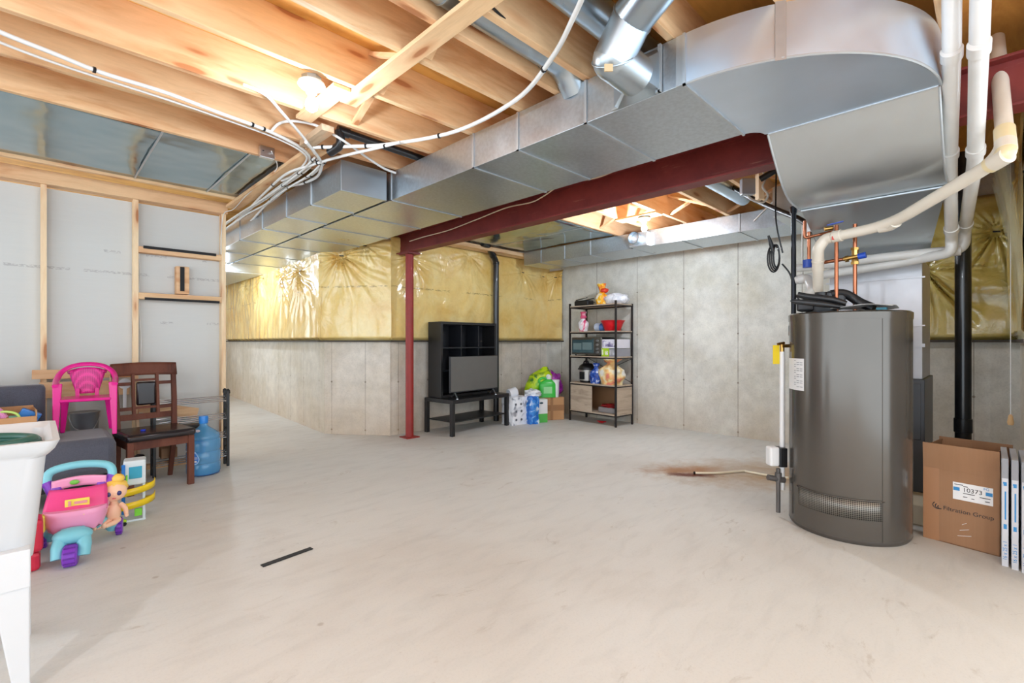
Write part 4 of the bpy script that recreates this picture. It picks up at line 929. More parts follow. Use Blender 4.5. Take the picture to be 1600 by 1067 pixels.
# ------------------------------------------------------------------ industrial shelf
SR = math.radians(-94); SL = Vector((5.775, 4.545, 0)); W_, D_ = .88, .41
FRM = plastic('dark_brown_frame', (44,38,38), .4, .1, metal=.3)
OAK = m_wood('greyed_oak', (1,1,9), (190,172,152), (160,142,124), (150,130,112), False, False)
OAKH = m_wood('greyed_oak_flat', (1.5,9,9), (190,172,152), (160,142,124), (150,130,112), False, False)
t = thing('storage_shelf', 'tall industrial shelf with dark metal frame and greyed oak boards by the right wall', 'shelf', SL, SR)
for x in (0, W_-.025):
    for y in (0, D_-.025):
        MB().box(x, x+.025, y, y+.025, 0, 1.775 if y == 0 else 1.745).build('post', FRM, t, bev=.002)
lv = (1.72, 1.335, .97, .565, .155)
for z in lv:
    MB().box(.004, W_-.004, .004, D_-.004, z, z+.016).build('shelf_board', OAKH, t, bev=.001)
    MB().box(.025, W_-.025, .004, .022, z-.018, z).box(.025, W_-.025, D_-.022, D_-.004, z-.018, z).box(.004, .02, .025, D_-.025, z-.018, z).box(W_-.02, W_-.004, .025, D_-.025, z-.018, z).build('rail', FRM, t)
m = MB(); m.bar((.02,D_-.01,.6), (W_-.02,D_-.01,.95), .008, .004, (0,1,0)); m.bar((.02,D_-.01,.95), (W_-.02,D_-.01,.6), .008, .004, (0,1,0)); m.build('cross_wire', FRM, t)
MB().box(.03, .44, .006, .02, .173, .563).build('sliding_door', OAKH, t, bev=.001)
MB().box(W_-.02, W_-.006, .026, D_-.026, .171, .565).build('side_panel', OAK, t); MB().box(.006, .02, .026, D_-.026, .171, .565).build('side_panel', OAK, t)
MB().box(.02, W_-.02, D_-.03, D_-.026, .171, .565).build('back_panel', plastic('brown_backing', (150,110,76), .6), t)
def on_shelf(x, y, z): return (Matrix.Translation(SL) @ Matrix.Rotation(SR, 4, 'Z')) @ Vector((x, y, z))
def sthing(name, lab, cat, x, y, z, dr=0): return thing(name, lab, cat, on_shelf(x, y, z), SR+dr)
ZT, Z2, Z3, Z4, Z5 = [z+.0165 for z in lv]
t = sthing('folding_gadget', 'small black appliance with spread handles on the top shelf board', 'appliance', .20, .12, ZT)
MB().box(-.15, .13, -.06, .08, 0, .085).build('body', BLACK, t, bev=.02)
m = MB(); m.bar((-.14,-.02,.09), (.06,.0,.125), .02, .008); m.bar((.0,.02,.09), (.20,-.02,.10), .018, .01); m.bar((.1,0,.05), (.22,-.02,.045), .02, .01); m.build('handle', BLACK, t)
MB().tube([(-.14,-.03,.10), (.05,-.03,.118)], .006, 8).build('metal_rod', ALU, t)
t = sthing('snack_bag', 'yellow and orange printed bag standing on the top shelf board', 'bag', .52, .14, ZT)
m = MB()
def pouch(w, d, h, neck, seed, lean=0, flare=.3):
    def fn(u, v):
        a = 2*PI*u; k = (math.sin(PI*min(1, v*1.0/neck*.5+.12))) if v < neck else (1-.7*math.exp(-((v-neck)/.08)**2)*0 - (.65 if v < neck+.1 else .65-flare*(v-neck-.1)/(1-neck-.1)))
        if v < neck: k = .78+.22*math.sin(PI*v/neck) if v < neck*.7 else (.78+.22*math.sin(PI*v/neck))*(1-.62*((v/neck-.7)/.3))
        else: k = .30+flare*(v-neck)/(1-neck)
        q = 1+.18*mnoise.noise(Vector((math.cos(a)*1.8+seed, math.sin(a)*1.8, v*5)))+.06*math.sin(a*7+seed)*(v > neck*.6)
        return Vector((w/2*k*q*math.cos(a)+lean*v, d/2*k*q*math.sin(a), h*v))
    return fn
m.grid(pouch(.20,.14,.31,.62,2,-.0,.45), 30, 26); m.build('bag_body', m_wrap('orange_yellow_wrap', [(240,240,236),(246,196,40),(244,160,40),(220,60,40)], 9), t, smooth=60)
m = MB(); crumple(m, (.05,-.0,.21), (.06,.05,.035), 6, .3); m.build('red_wrap', plastic('red_film', (220,60,36), .3), t, smooth=60)
t = sthing('plastic_bag', 'full white plastic bag lying on the right of the top shelf board', 'bag', .74, .20, ZT)
m = MB(); crumple(m, (0,0,.07), (.20,.14,.09), 3, .18, 2, 0); m.build('bag_body', m_wrap('white_film', [(226,226,234),(240,240,244),(206,206,214)], 12), t, smooth=60)
t = sthing('plastic_bag', 'white bag with pink knotted top on the second shelf board', 'bag', .17, .14, Z2)
m = MB(); m.mat(0); m.grid(pouch(.16,.13,.30,.66,5,.0,.35), 28, 24); m.build('bag_body', m_wrap('pink_white_film', [(236,236,242),(240,236,240),(230,90,130),(210,60,110)], 8), t, smooth=60)
MB().lathe([(.03,.205),(.05,.22),(.045,.245),(.028,.255)], (0,0,-.01), 18).build('pink_tie', plastic('pink_film', (226,90,130), .35), t, smooth=50)
t = sthing('paper_roll', 'pale blue and white wrapped roll lying left of the red basin', 'roll', .42, .22, Z2)
MB().tube([(-.07,0,.062), (.03,0,.062)], .06, 24).build('roll_body', plastic('pale_blue_wrap', (196,208,226), .4, .1), t, smooth=40, bev=.01)
MB().tube([(.03,0,.06), (.09,0,.055)], [.06,.045], 24).build('wrap_end', plastic('blue_wrap_end', (90,130,200), .4, .1), t, smooth=40)
t = sthing('wash_basin', 'bright red plastic basin on the second shelf board', 'basin', .68, .19, Z2)
RED = plastic('red_plastic', (214,20,36), .35, .06)
MB().lathe([(.001,.004),(.10,.004),(.105,.0),(.11,.004),(.155,.12),(.175,.145),(.180,.148),(.178,.152),(.165,.150),(.148,.125),(.104,.012),(.001,.010)], seg=40, cap=False).build('bowl', RED, t, smooth=50)
t = sthing('toaster_oven', 'silver toaster oven with glass door on the third shelf board', 'oven', .03, .03, Z3)
STL = plastic('brushed_steel', (126,122,116), .3, .1, metal=.8)
MB().box(0, .575, .02, .33, .02, .275).build('body', plastic('dark_housing', (52,52,52), .4, .1, metal=.4), t, bev=.02)
MB().box(0, .575, .0, .02, .02, .275).build('face_plate', STL, t, bev=.008)
MB().box(.02, .43, -.006, .0, .045, .255).build('glass_door', plastic('oven_glass', (70,92,98), .12, .25), t, bev=.006)
MB().box(.04,.20,-.007,-.006,.09,.19).box(.22,.40,-.007,-.006,.09,.20).build('painted_reflection', plastic('reflection_metal', (150,176,180), .25, .1, metal=.5), t)  # pale panels on the glass door imitate its reflections
MB().tube([(.04,-.03,.245), (.42,-.03,.245)], .008, 10).build('door_handle', STL, t, smooth=40)
for z in (.225, .165, .105, .055): MB().lathe([(.020,0),(.018,.018),(.001,.018)], (.50,0,z), 18, Matrix.Rotation(PI/2, 3, 'X')).build('knob', ALU, t, smooth=40)
for x in (.05, .52):
    for y in (.04, .30): MB().lathe([(.012,0),(.012,.02)], (x,y,0), 10).build('foot', BLACK, t)
def carton(lab, x0, x1, y0, y1, z0, z1, m, m2=None, print_=None):
    t = sthing('small_carton', lab, 'box', x0, y0, z0)
    MB().box(0, x1-x0, 0, y1-y0, 0, z1-z0).build('carton_body', m, t, bev=.002)
    if m2: MB().box(.01, x1-x0-.01, -.0012, 0, .02, z1-z0-.02).build('printed_front', m2, t)
    return t
LILAC = m_wrap('lilac_print', [(214,210,226),(224,222,234),(140,130,170),(90,84,120)], 13, .5); LIME = m_wrap('lime_print', [(170,206,30),(176,212,40),(240,240,230),(80,60,50)], 11, .5); GREYP = m_wrap('grey_print_box', [(150,150,158),(176,176,184),(214,214,226)], 12, .5)
carton('white carton with purple print stacked above the lime green one', .615, .86, .03, .36, Z3+.118, Z3+.245, plastic('white_carton', (222,220,230), .5), LILAC)
carton('lime green carton under the white one on the third shelf', .612, .735, .02, .34, Z3, Z3+.117, plastic('lime_carton', (168,204,36), .5), LIME)
carton('grey printed carton at the right end of the third shelf', .738, .865, .03, .36, Z3, Z3+.112, plastic('grey_carton', (150,150,158), .5), GREYP)
t = sthing('pressure_cooker', 'electric pressure cooker with black domed lid and steel body', 'cooker', .20, .20, Z4)
MB().lathe([(.115,0),(.12,.03)], seg=36).build('base', BLACK, t, smooth=40); MB().lathe([(.125,.03),(.125,.19)], seg=36).build('steel_body', plastic('polished_steel', (170,166,160), .38, .1, metal=.6), t, smooth=40)
MB().lathe([(.135,.19),(.135,.215),(.12,.25),(.07,.285),(.03,.29),(.001,.29)], seg=36).build('lid', BLACK, t, smooth=50)
m = MB(); m.tube(smooth_path([(-.05,-.03,.28),(-.03,-.03,.315),(.03,-.03,.315),(.05,-.03,.28)], 5), .012, 10); m.build('lid_handle', BLACK, t, smooth=50)
m = MB(); m.box(-.17,-.12,-.03,.03,.185,.205); m.box(.12,.17,-.03,.03,.185,.205); m.build('side_handle', BLACK, t, bev=.005)
MB().box(-.045,.045,-.134,-.118,.05,.16).build('control_panel', BLACK, t, bev=.004)
t = sthing('snack_bag', 'blue and white printed bag beside the pressure cooker', 'bag', .425, .10, Z4)
m = MB(); m.grid(pouch(.20,.13,.30,.78,9,.03,.3), 28, 22); m.build('bag_body', m_wrap('blue_white_wrap', [(20,40,110),(36,70,160),(60,100,190),(220,228,244)], 13), t, smooth=60)
t = sthing('snack_bag', 'large clear bag of orange and yellow snacks on the fourth shelf', 'bag', .69, .15, Z4)
m = MB(); m.grid(pouch(.40,.28,.37,.82,5,.0,.5), 34, 26); m.build('bag_body', m_wrap('snack_print', [(236,232,224),(240,220,170),(240,190,120),(228,130,110)], 7, .2), t, smooth=60)
m = MB(); crumple(m, (-.05,-.02,.345), (.06,.04,.03), 2, .4); m.build('knot', plastic('red_film', (220,60,36), .3), t, smooth=60)
t = sthing('food_tray', 'grey tray heaped with red packets inside the shelf cabinet', 'tray', .66, .20, Z5)
MB().box(-.16,.16,-.12,.12,0,.075).build('tray_body', plastic('grey_tray', (140,134,134), .4), t, bev=.01)
m = MB(); crumple(m, (0,0,.09), (.15,.11,.035), 7, .4, 4); m.build('red_packets', plastic('red_packets', (150,30,34), .4), t, smooth=50)
t = sthing('clothes_hanger', 'flat red plastic piece lying on the floor under the tall shelf', 'hanger', .45, .22, .002)
m = MB(); m.tube([(-.08,0,.006),(.06,.03,.006),(.0,-.06,.006),(.1,-.08,.006)], .006, 8); m.build('hook', RED, t)

# ------------------------------------------------------------------ laundry tub
t = thing('laundry_tub', 'white plastic laundry tub on legs at the left picture edge', 'sink', (-.255, 2.56, 0))
SW, SD, ST = .31, .29, .86     # half width x, half depth y, rim height
def tubring(k, z, r=.06, n=6):
    hx, hy = SW*k, SD*k if not isinstance(k, tuple) else 0
    return rr(hx, hy, z, r)
def rr(hx, hy, z, r, n=6):
    out = []
    for cx, cy, a0 in ((hx-r, hy-r, 0), (-hx+r, hy-r, PI/2), (-hx+r, -hy+r, PI), (hx-r, -hy+r, 1.5*PI)):
        for i in range(n+1):
            a = a0+PI/2*i/n; out.append(Vector((cx+r*math.cos(a), cy+r*math.sin(a), z)))
    return out
TUB = plastic('tub_white', (206,208,210), .3, .02)
rings = [rr(.17,.16,.415,.06), rr(.225,.205,.42,.06), rr(.25,.23,.45,.06), rr(.282,.258,.80,.05), rr(.292,.268,.812,.04), rr(SW-.006,SD-.006,.83,.03), rr(SW+.006,SD+.006,ST,.025), rr(SW-.012,SD-.012,ST+.001,.025), rr(SW-.03,SD-.03,ST-.02,.04), rr(.250,.230,.50,.06), rr(.2,.18,.465,.06)]
MB().ring_tube(rings).build('basin', TUB, t, smooth=40)
for sx in (-1, 1):
    for sy in (-1, 1):
        m = MB(); cy = sy*.225
        def sq(x, y, w, d, z): return [Vector((x-w, y-d, z)), Vector((x+w, y-d, z)), Vector((x+w, y+d, z)), Vector((x-w, y+d, z))]
        m.ring_tube([sq(sx*.224, cy, .019, .02, 0), sq(sx*.196, cy, .046, .04, .40)])
        m.ring_tube([sq(sx*.195, cy, .049, .045, .37), sq(sx*.192, cy, .052, .048, .50)])
        m.build('leg', TUB, t, bev=.004)
t = thing('garden_hose', 'dark green hose coiled inside the laundry tub', 'hose', (-.19, 2.58, .80))
HG = plastic('green_hose', (44,96,84), .4, .1)
m = MB(); P = []
for i in range(90):
    a = 2*PI*i/30; P.append((.20*math.cos(a)*(1-.02*i/30), .185*math.sin(a), .012*i/30))
m.tube(P, .016, 10); m.build('hose_coil', HG, t, smooth=60)
# ------------------------------------------------------------------ sofa
t = thing('grey_sofa', 'charcoal fabric sofa with one backrest raised, along the partition', 'sofa', (-.50, 4.85, 0))
def m_fabric(name, rgb):
    t = NT(name); v = t.coords(); n = t.noise(v, 180, 2); b = t.noise(v, 3, 3)
    c = t.ramp(b, [(.3, srgb(rgb[0]-8, rgb[1]-8, rgb[2]-8)), (.7, srgb(*rgb))]); c = t.mix(.4, c, t.ramp(n, [(.35,.6),(.6,1.1)]), 'MULTIPLY')
    t.set(col=c, rough=.9, sheen=.3); t.bump(n, .4, .003); return t.m
FAB = m_fabric('charcoal_fabric', (86,88,100))
MB().box(-.75, .93, -.26, .36, .22, .49).build('seat_cushion', FAB, t, bev=.05, smooth=80)
MB().box(-.75, .555, .17, .34, .50, .875).build('backrest', FAB, t, bev=.03, smooth=80)
MB().box(-.70, .88, -.22, .32, .14, .22).build('base_frame', BLACK, t)
for x in (-.66, .82):
    for y in (-.18, .28): MB().box(x, x+.04, y, y+.04, 0, .14).build('leg', BLACK, t)
# ------------------------------------------------------------------ child's pink chair
PINK = plastic('magenta_plastic', (222,26,138), .25, .05)
t = thing('child_chair', "magenta plastic child's armchair standing on the grey sofa", 'chair', (.27, 4.80, .491), math.radians(-5))
def taper_leg(x, y, x1, y1, z, w0, w1):
    m = MB(); r0 = [Vector((x+a*w0, y+b*w0*.7, 0)) for a, b in ((-1,-1),(1,-1),(1,1),(-1,1))]; r1 = [Vector((x1+a*w1, y1+b*w1*.7, z)) for a, b in ((-1,-1),(1,-1),(1,1),(-1,1))]
    m.ring_tube([r0, r1]); return m
for s in (-1, 1):
    taper_leg(s*.165, -.04, s*.155, -.02, .40, .014, .026).build('leg', PINK, t, bev=.005)
    taper_leg(s*.145, .27, s*.125, .22, .28, .014, .024).build('leg', PINK, t, bev=.005)
MB().box(-.145, .145, -.05, .235, .262, .285).build('seat', PINK, t, bev=.01)
MB().tube(smooth_path([(-.165,-.05,.385),(-.168,.05,.40),(-.17,.16,.42),(-.15,.245,.47),(-.09,.27,.515),(0,.275,.53),(.09,.27,.515),(.15,.245,.47),(.17,.16,.42),(.168,.05,.40),(.165,-.05,.385)], 5), [.020]*51, 10, flat=.6).build('arm_rail', PINK, t, smooth=60)
def m_wicker():
    t = NT('magenta_lattice'); v = t.coords(); w = t.voro(v, 95, rand=0.0)
    t.set(col=t.ramp(w, [(.35, srgb(160,16,100)), (.5, srgb(226,40,146))]), rough=.3); t.bump(w, .5, .004); return t.m
m = MB()
def bk(u, v):
    z = .30+v*.205; hw = .065+.055*v; x = (u*2-1)*hw
    if v > .8: z -= .03*(2*u-1)**2
    hole = 0
    return Vector((x, .235+.035*v-.02*(2*u-1)**2*(-1), z))
m.grid(bk, 12, 10); m.build('back_splat', m_wicker(), t, smooth=60, solid=.006)
m = MB(); m.box(-.07,-.045,.225,.24,.28,.34).box(.045,.07,.225,.24,.28,.34); m.build('splat_foot', PINK, t)
# ------------------------------------------------------------------ dining chair
MAH = m_wood('dark_cherry_wood', (5,5,1), (104,58,42), (76,40,30), (88,48,34), False, False); LEA = plastic('dark_brown_leather', (34,26,28), .22, .15)
t = thing('dining_chair', 'dark brown wooden dining chair with padded leather seat and back panel', 'chair', (.70, 4.93, 0), math.radians(7))
for s in (-1, 1):
    m = MB(); m.box(s*.205-.022, s*.205+.022, -.215, -.171, 0, .415); m.build('leg', MAH, t, bev=.003)
    m = MB(); r = []
    for y, z, w in ((.26,0,.016),(.20,.25,.019),(.185,.45,.02),(.20,.70,.018),(.25,1.0,.017)):
        r.append([Vector((s*(.19+.02*z)+a*w, y+b*w, z)) for a, b in ((-1,-1),(1,-1),(1,1),(-1,1))])
    m.ring_tube(r); m.build('back_leg', MAH, t, bev=.003)
m = MB(); m.box(-.19,.19,-.205,-.185,.35,.42).box(-.215,-.195,-.18,.17,.35,.42).box(.195,.215,-.18,.17,.35,.42).box(-.18,.18,.165,.185,.35,.42); m.build('apron', MAH, t)
def seatf(u, v):
    return None
m = MB(); m.box(-.235, .235, -.24, .20, .415, .475); m.build('seat', LEA, t, bev=.022, smooth=70)
def slat(x0, z0, x1, z1, y0, y1, w, th, name='back_slat', mm=MAH):
    return MB().bar((x0, y0, z0), (x1, y1, z1), th, w, (0,0,1) if abs(x1-x0) > abs(z1-z0) else (0,1,0)).build(name, mm, t, bev=.002)
m = MB(); m.grid(lambda u, v: (-.232+.464*u, .222-.02*math.sin(PI*u)*-1+.028*v, .905+.105*v+.008*math.sin(PI*u)), 14, 4); m.build('top_rail', MAH, t, smooth=60, solid=.022)
slat(-.19,.56,.19,.56,.20,.20,.05,.02,'lower_rail')
for x in (-.085, .085): MB().bar((x,.20,.56),(x,.24,.92),.02,.035,(0,1,0)).build('upright_slat', MAH, t)
for z in (.84, .63):
    yy = .20+(z-.56)*.11
    for s in (-1, 1): MB().bar((s*.10,yy,z),(s*.20,yy,z),.014,.028).build('short_slat', MAH, t)
MB().bar((-.075,.235,.87),(.075,.235,.87),.014,.02).build('panel_frame', MAH, t); MB().bar((-.075,.21,.635),(.075,.21,.635),.014,.02).build('panel_frame', MAH, t)
MB().box(-.068, .068, .192, .222, .655, .855, Matrix.Rotation(-.0, 4, 'X')).build('back_pad', LEA, t, bev=.014, smooth=70)
tag(MB().lathe([(.018,0),(.018,.008),(.001,.010)]).build('blue_glow_disc', plastic('bright_blue', (20,60,220), .3), loc=(.62, 4.86, .477)), 'small bright blue disc standing in for a blue glow on the dining chair seat', 'cap')  # added disc imitates a bright blue reflection on the seat
# ------------------------------------------------------------------ water bottle
def m_bottle():
    t = NT('clear_blue_plastic'); t.set(col=srgb(90,165,215), rough=.08, spec=.6, alpha=.62); t.m.use_screen_refraction = False if hasattr(t.m, 'use_screen_refraction') else None; return t.m
try: BOT = m_bottle()
except Exception: BOT = plastic('clear_blue_plastic', (90,165,215), .1, .02, alpha=.62)
t = thing('water_bottle', 'big translucent blue water cooler bottle between chair and shoe rack', 'bottle', (1.08, 5.04, 0), math.radians(-40))
pr = [(.001,.004),(.10,.004),(.125,.012),(.134,.03),(.134,.10),(.127,.112),(.134,.124),(.134,.205),(.126,.217),(.134,.229),(.134,.31),(.126,.322),(.132,.334),(.125,.36),(.09,.395),(.045,.425),(.032,.44),(.030,.50)]
MB().lathe(pr, seg=40, cap=False).build('bottle_body', BOT, t, smooth=60)
MB().lathe([(.127,.012),(.128,.05),(.001,.055)], seg=32).build('water', plastic('blue_water', (20,70,150), .1, .05), t, smooth=50)
MB().lathe([(.036,.46),(.038,.51),(.034,.525),(.001,.527)]).build('cap', plastic('cap_blue', (40,130,214), .3), t, smooth=50)
m = MB(); dl = []
n = 28
for i in range(n):
    a = 2*PI*i/n; x = .036*math.sin(a)*(1 if math.cos(a) < 0 else 1-.55*math.cos(a)); z = .045*-math.cos(a)*-1
    z = .05*math.cos(a) if math.cos(a) < 0 else .065*math.cos(a)
    dl.append((x, z))
vs = [(-.0+x, -math.sqrt(.1365**2-x*x), .165+z) for x, z in dl]
m.add(vs, [tuple(range(n))]); dp = m.build('droplet_label', plastic('droplet_white', (170,205,238), .4), t)
m = MB(); vs = [(x*.8, -math.sqrt(.1375**2-x*x*.64), .163+z*.8) for x, z in dl]; m.add(vs, [tuple(range(n))]); m.build('droplet_centre', plastic('droplet_blue', (50,120,200), .4), dp)
m = MB(); m.box(-.022,.022,-.1385,-.1375,.165,.170).box(-.016,.016,-.1385,-.1375,.135,.15).box(-.02,.02,-.1385,-.1375,.178,.181); m.build('label_text', WHITE, dp)
m = MB(); m.tube(smooth_path([(.0,-.10,.20),(.03,-.07,.24),(.02,-.05,.29),(-.03,-.06,.30)], 5), .022, 12); m.build('grip_recess', plastic('deep_blue_grip', (24,80,180), .15), t, smooth=60)
m = MB(); m.add([(.022*math.cos(a), -.06+.02*math.sin(a)*-1*0-.035, .405+.012*math.sin(a)) for a in [2*PI*i/16 for i in range(16)]], [tuple(range(16))]); m.build('neck_sticker', plastic('white_sticker', (230,220,224), .4), t)
# ------------------------------------------------------------------ shoe rack
t = thing('shoe_rack', 'four tier rack of thin chrome tubes with black ends by the end stud', 'rack', (.74, 5.18, 0))
for x in (0, .575):
    for y in (0, .11):
        MB().box(x-.012, x+.012, y, y+.022, 0, .70).build('end_post', BLACK, t, bev=.004)
    MB().lathe([(.02,0),(.018,.03),(.001,.045)], (x,.011,.70), 14).lathe([(.02,0),(.018,.03),(.001,.045)], (x,.121,.70), 14).build('post_cap', BLACK, t, smooth=50)
    m = MB()
    for k in range(7): m.bar((x, .01, .06+.09*k), (x, .125, .06+.09*k+.03), .012, .012)
    m.build('end_lattice', BLACK, t)
for z, dz in ((.63,.0),(.46,0),(.28,0),(.10,0)):
    for k in range(4): MB().tube([(0, .015+.033*k, z+.012*k), (.575, .015+.033*k, z+.012*k)], .0055, 8).build('tube', plastic('chrome', (200,202,206), .2, .05, metal=.9), t, smooth=40)
tag(MB().box(0, .09, 0, .12, 0, .13).build('small_box', CARD, loc=(.60, 5.22, .0), bev=.002), 'small brown box on the floor left of the rack post', 'box')
tag(MB().box(0, .12, 0, .12, 0, .09).build('small_box', CARD, loc=(.80, 5.25, .145), bev=.002), 'small brown box on the lowest tubes of the shoe rack', 'box')
t = thing('black_shoe', 'shiny black shoe on top of the small brown floor box', 'shoe', (.645, 5.27, .131))
m = MB(); m.blob((0,0,.04), (.045,.05,.045), 16, 10, .15, 2, 1, None, .001); m.build('upper', LEA, t, smooth=60)
m = MB(); m.box(-.04,.04,-.05,.05,0,.008); m.build('sole', BLACK, t)
tag(MB().box(0,.28,0,.14,0,.13).build('storage_bin', BLACK, loc=(.86, 5.22, .325-.03), bev=.01), 'dark bin on the middle tubes of the shoe rack', 'bin')
# ------------------------------------------------------------------ things behind the pink chair
def plank(lab, a, b, w, th, up=(0,1,0), m=WOODX):
    a = Vector(a); b = Vector(b)
    tag(MB().bar((0,0,0), b-a, w, th, up).build('wood_plank', m, loc=a, bev=.002), lab, 'plank')
plank('upper horizontal pine plank behind the pink chair', (-.02,5.50,.93), (.62,5.50,.915), .02, .075, (0,0,1))
plank('lower horizontal pine plank behind the pink chair', (.02,5.47,.80), (.60,5.47,.79), .02, .13, (0,0,1))
plank('upright pine plank just left of the dining chair back', (.50,5.38,0), (.47,5.42,.90), .02, .07, (0,1,0), WOODZ)
plank('upright pine plank seen through the dining chair back', (.66,5.42,0), (.64,5.46,.93), .02, .09, (0,1,0), WOODZ)
plank('slanting pine plank behind the dining chair seat', (.62,5.44,.62), (1.12,5.46,.50), .02, .10, (0,0,1))
t = thing('storage_bin', 'black storage bin behind the sofa seat holding the paint bucket', 'bin', (.16, 5.22, 0))
MB().box(-.05,.30,0,.22,0,.36).build('bin_body', BLACK, t, bev=.01)
t = thing('paint_bucket', 'grey metal paint bucket behind the pink chair', 'bucket', (.29, 5.33, .361))
MB().lathe([(.085,0),(.095,.24),(.10,.245),(.10,.255),(.092,.25)], seg=30).build('bucket_body', plastic('pail_grey', (150,152,156), .35, .15, metal=.6), t, smooth=50)
MB().tube(smooth_path([(-.098,0,.22),(-.06,-.08,.13),(.04,-.10,.11),(.098,-.02,.22)], 6), .003, 6).build('bail_handle', ALU, t)
t = thing('paint_pad', 'round white paddle hanging among planks behind the dining chair', 'paddle', (.555, 5.36, .72))
MB().lathe([(.045,0),(.045,.012)], (0,0,.11), 24, Matrix.Rotation(PI/2, 3, 'X')).build('pad', WHITE, t, smooth=40)
MB().box(-.012,.012,-.01,.0,-.10,.075).build('stick', WHITE, t)
# ------------------------------------------------------------------ toy box on the sofa
t = thing('toy_box', 'open cardboard box of toys on the grey sofa behind the tub', 'box', (-.20, 4.74, .491), math.radians(4))
w, d, H = .20, .14, .20
m = MB(); m.box(-w,w,-d,-d+.005,0,H).box(-w,w,d-.005,d,0,H+.05).box(-w,-w+.005,-d,d,0,H).box(w-.005,w,-d,d,0,H+.04).box(-w,w,-d,d,0,.006); m.build('carton_body', CARD2, t)
t = thing('teddy_bear', 'pink and cream plush teddy bear sitting in the toy box', 'plush toy', (-.27, 4.74, .68))
PLP = m_fabric('pink_plush', (232,150,200)); PLC = m_fabric('cream_plush', (222,190,160)); PLB = m_fabric('brown_plush', (176,120,80))
m = MB(); m.blob((0,0,.05), (.10,.08,.09), 20, 14, .1, 3, 1); m.tube([(.03,-.03,.10),(.09,-.06,.04),(.12,-.06,.0)], [.035,.035,.028], 12); m.tube([(-.03,-.03,.10),(-.09,-.06,.04)], [.035,.03], 12); m.tube([(.04,-.05,.0),(.09,-.10,-.01)], [.04,.04], 12); m.build('body', PLP, t, smooth=70)
m = MB(); m.blob((.01,0,.18), (.068,.06,.06), 20, 14, .05, 3, 2); m.build('head', PLC, t, smooth=70)
m = MB(); m.blob((-.045,0,.235), (.022,.012,.022), 12, 8); m.blob((.065,0,.23), (.022,.012,.022), 12, 8); m.blob((.03,-.055,.17), (.028,.022,.02), 12, 8); m.blob((.125,-.06,-.005), (.025,.025,.025), 12, 8); m.build('ear_and_paw', PLB, t, smooth=70)
m = MB(); m.blob((.012,-.055,.195), (.006,.006,.006), 8, 6); m.blob((.05,-.05,.195), (.006,.006,.006), 8, 6); m.blob((.03,-.076,.178), (.007,.005,.005), 8, 6); m.build('eye_and_nose', BLACK, t)
def toyblob(name, lab, cat, loc, fn):
    t = thing(name, lab, cat, loc); fn(t); return t
def f_blue(t):
    MB().box(-.05,.06,-.03,.03,0,.09, Matrix.Rotation(.5,4,'Y')).build('case', plastic('toy_blue', (40,120,200), .3), t, bev=.008)
    MB().box(.01,.05,-.034,-.03,.03,.06, Matrix.Rotation(.5,4,'Y')).build('panel', plastic('toy_brown', (110,80,60), .4), t)
toyblob('toy_case', 'bright blue toy case at the right end of the toy box', 'toy', (-.06, 4.72, .64), f_blue)
def f_hoop(t):
    m = MB(); m.tube(smooth_path([(-.10,0,.0),(-.06,0,.05),(.0,0,.07),(.06,0,.05),(.08,0,.0)], 6), .008, 8); m.build('arc', plastic('toy_lime', (196,230,120), .3), t, smooth=60)
toyblob('toy_hoop', 'lime green toy hoop arching over the toy box front', 'toy', (-.15, 4.66, .66), f_hoop)
def f_red(t):
    m = MB(); m.blob((0,0,.03), (.03,.03,.03), 16, 10); m.build('ball_body', RED, t, smooth=60)
toyblob('toy_ball', 'small red ball beside the teddy bear', 'toy', (-.20, 4.64, .655), f_red)
def f_mint(t):
    m = MB(); m.blob((0,0,.02), (.07,.05,.03), 16, 10, .2, 3, 4); m.build('body', plastic('toy_mint', (120,196,170), .4), t, smooth=60)
toyblob('toy_boat', 'mint green toy lying under the lime hoop', 'toy', (-.12, 4.70, .645), f_mint)
# ------------------------------------------------------------------ push walker toy
CYAN = plastic('toy_cyan', (126,200,214), .35, .04); PUR = plastic('toy_purple', (128,58,186), .35, .05); HP = plastic('toy_hot_pink', (232,74,140), .3, .05); LP = plastic('toy_light_pink', (240,158,196), .3, .04); YEL = plastic('toy_yellow', (240,224,90), .35, .04)
t = thing('push_walker', 'pink, cyan and purple toddler push walker in front of the sofa', 'toy', (.17, 3.68, 0), math.radians(-10))
def wheel(c, r, w, parent=None):
    o = MB().tube([Vector(c)-Vector((w/2,0,0)), Vector(c)-Vector((w/2-.008,0,0)), Vector(c)+Vector((w/2-.008,0,0)), Vector(c)+Vector((w/2,0,0))], [r-.008, r, r, r-.008], 28).build('wheel', PUR, t, smooth=35)
    m = MB()
    for k in range(12):
        a = 2*PI*k/12; p = Vector(c)+Vector((0, r*math.cos(a), r*math.sin(a))); m.cbox(p, (w*.8,.008,.005), Matrix.Rotation(a+PI/2, 3, 'X'))
    m.build('tread', plastic('toy_purple_dark', (104,44,156), .4), o)
wheel((0,-.21,.056), .055, .06); wheel((-.17,.19,.05), .05, .035); wheel((.17,.19,.05), .05, .035)
m = MB()
for s in (-1, 1):
    m.tube(smooth_path([(s*.05,-.21,.045),(s*.052,-.19,.09),(s*.045,-.165,.13),(s*.02,-.14,.16)], 5), [.030]*5+[.032]*5+[.034]*5+[.036], 14)
m.blob((0,-.155,.145), (.085,.05,.045), 20, 12); m.build('front_fork', CYAN, t, smooth=60)
m = MB()
for s in (-1, 1): m.tube(smooth_path([(s*.07,.02,.13),(s*.11,.10,.12),(s*.135,.16,.09),(s*.14,.19,.05)], 5), [.028]*5+[.032]*5+[.036]*5+[.034], 14)
m.build('rear_fork', CYAN, t, smooth=60)
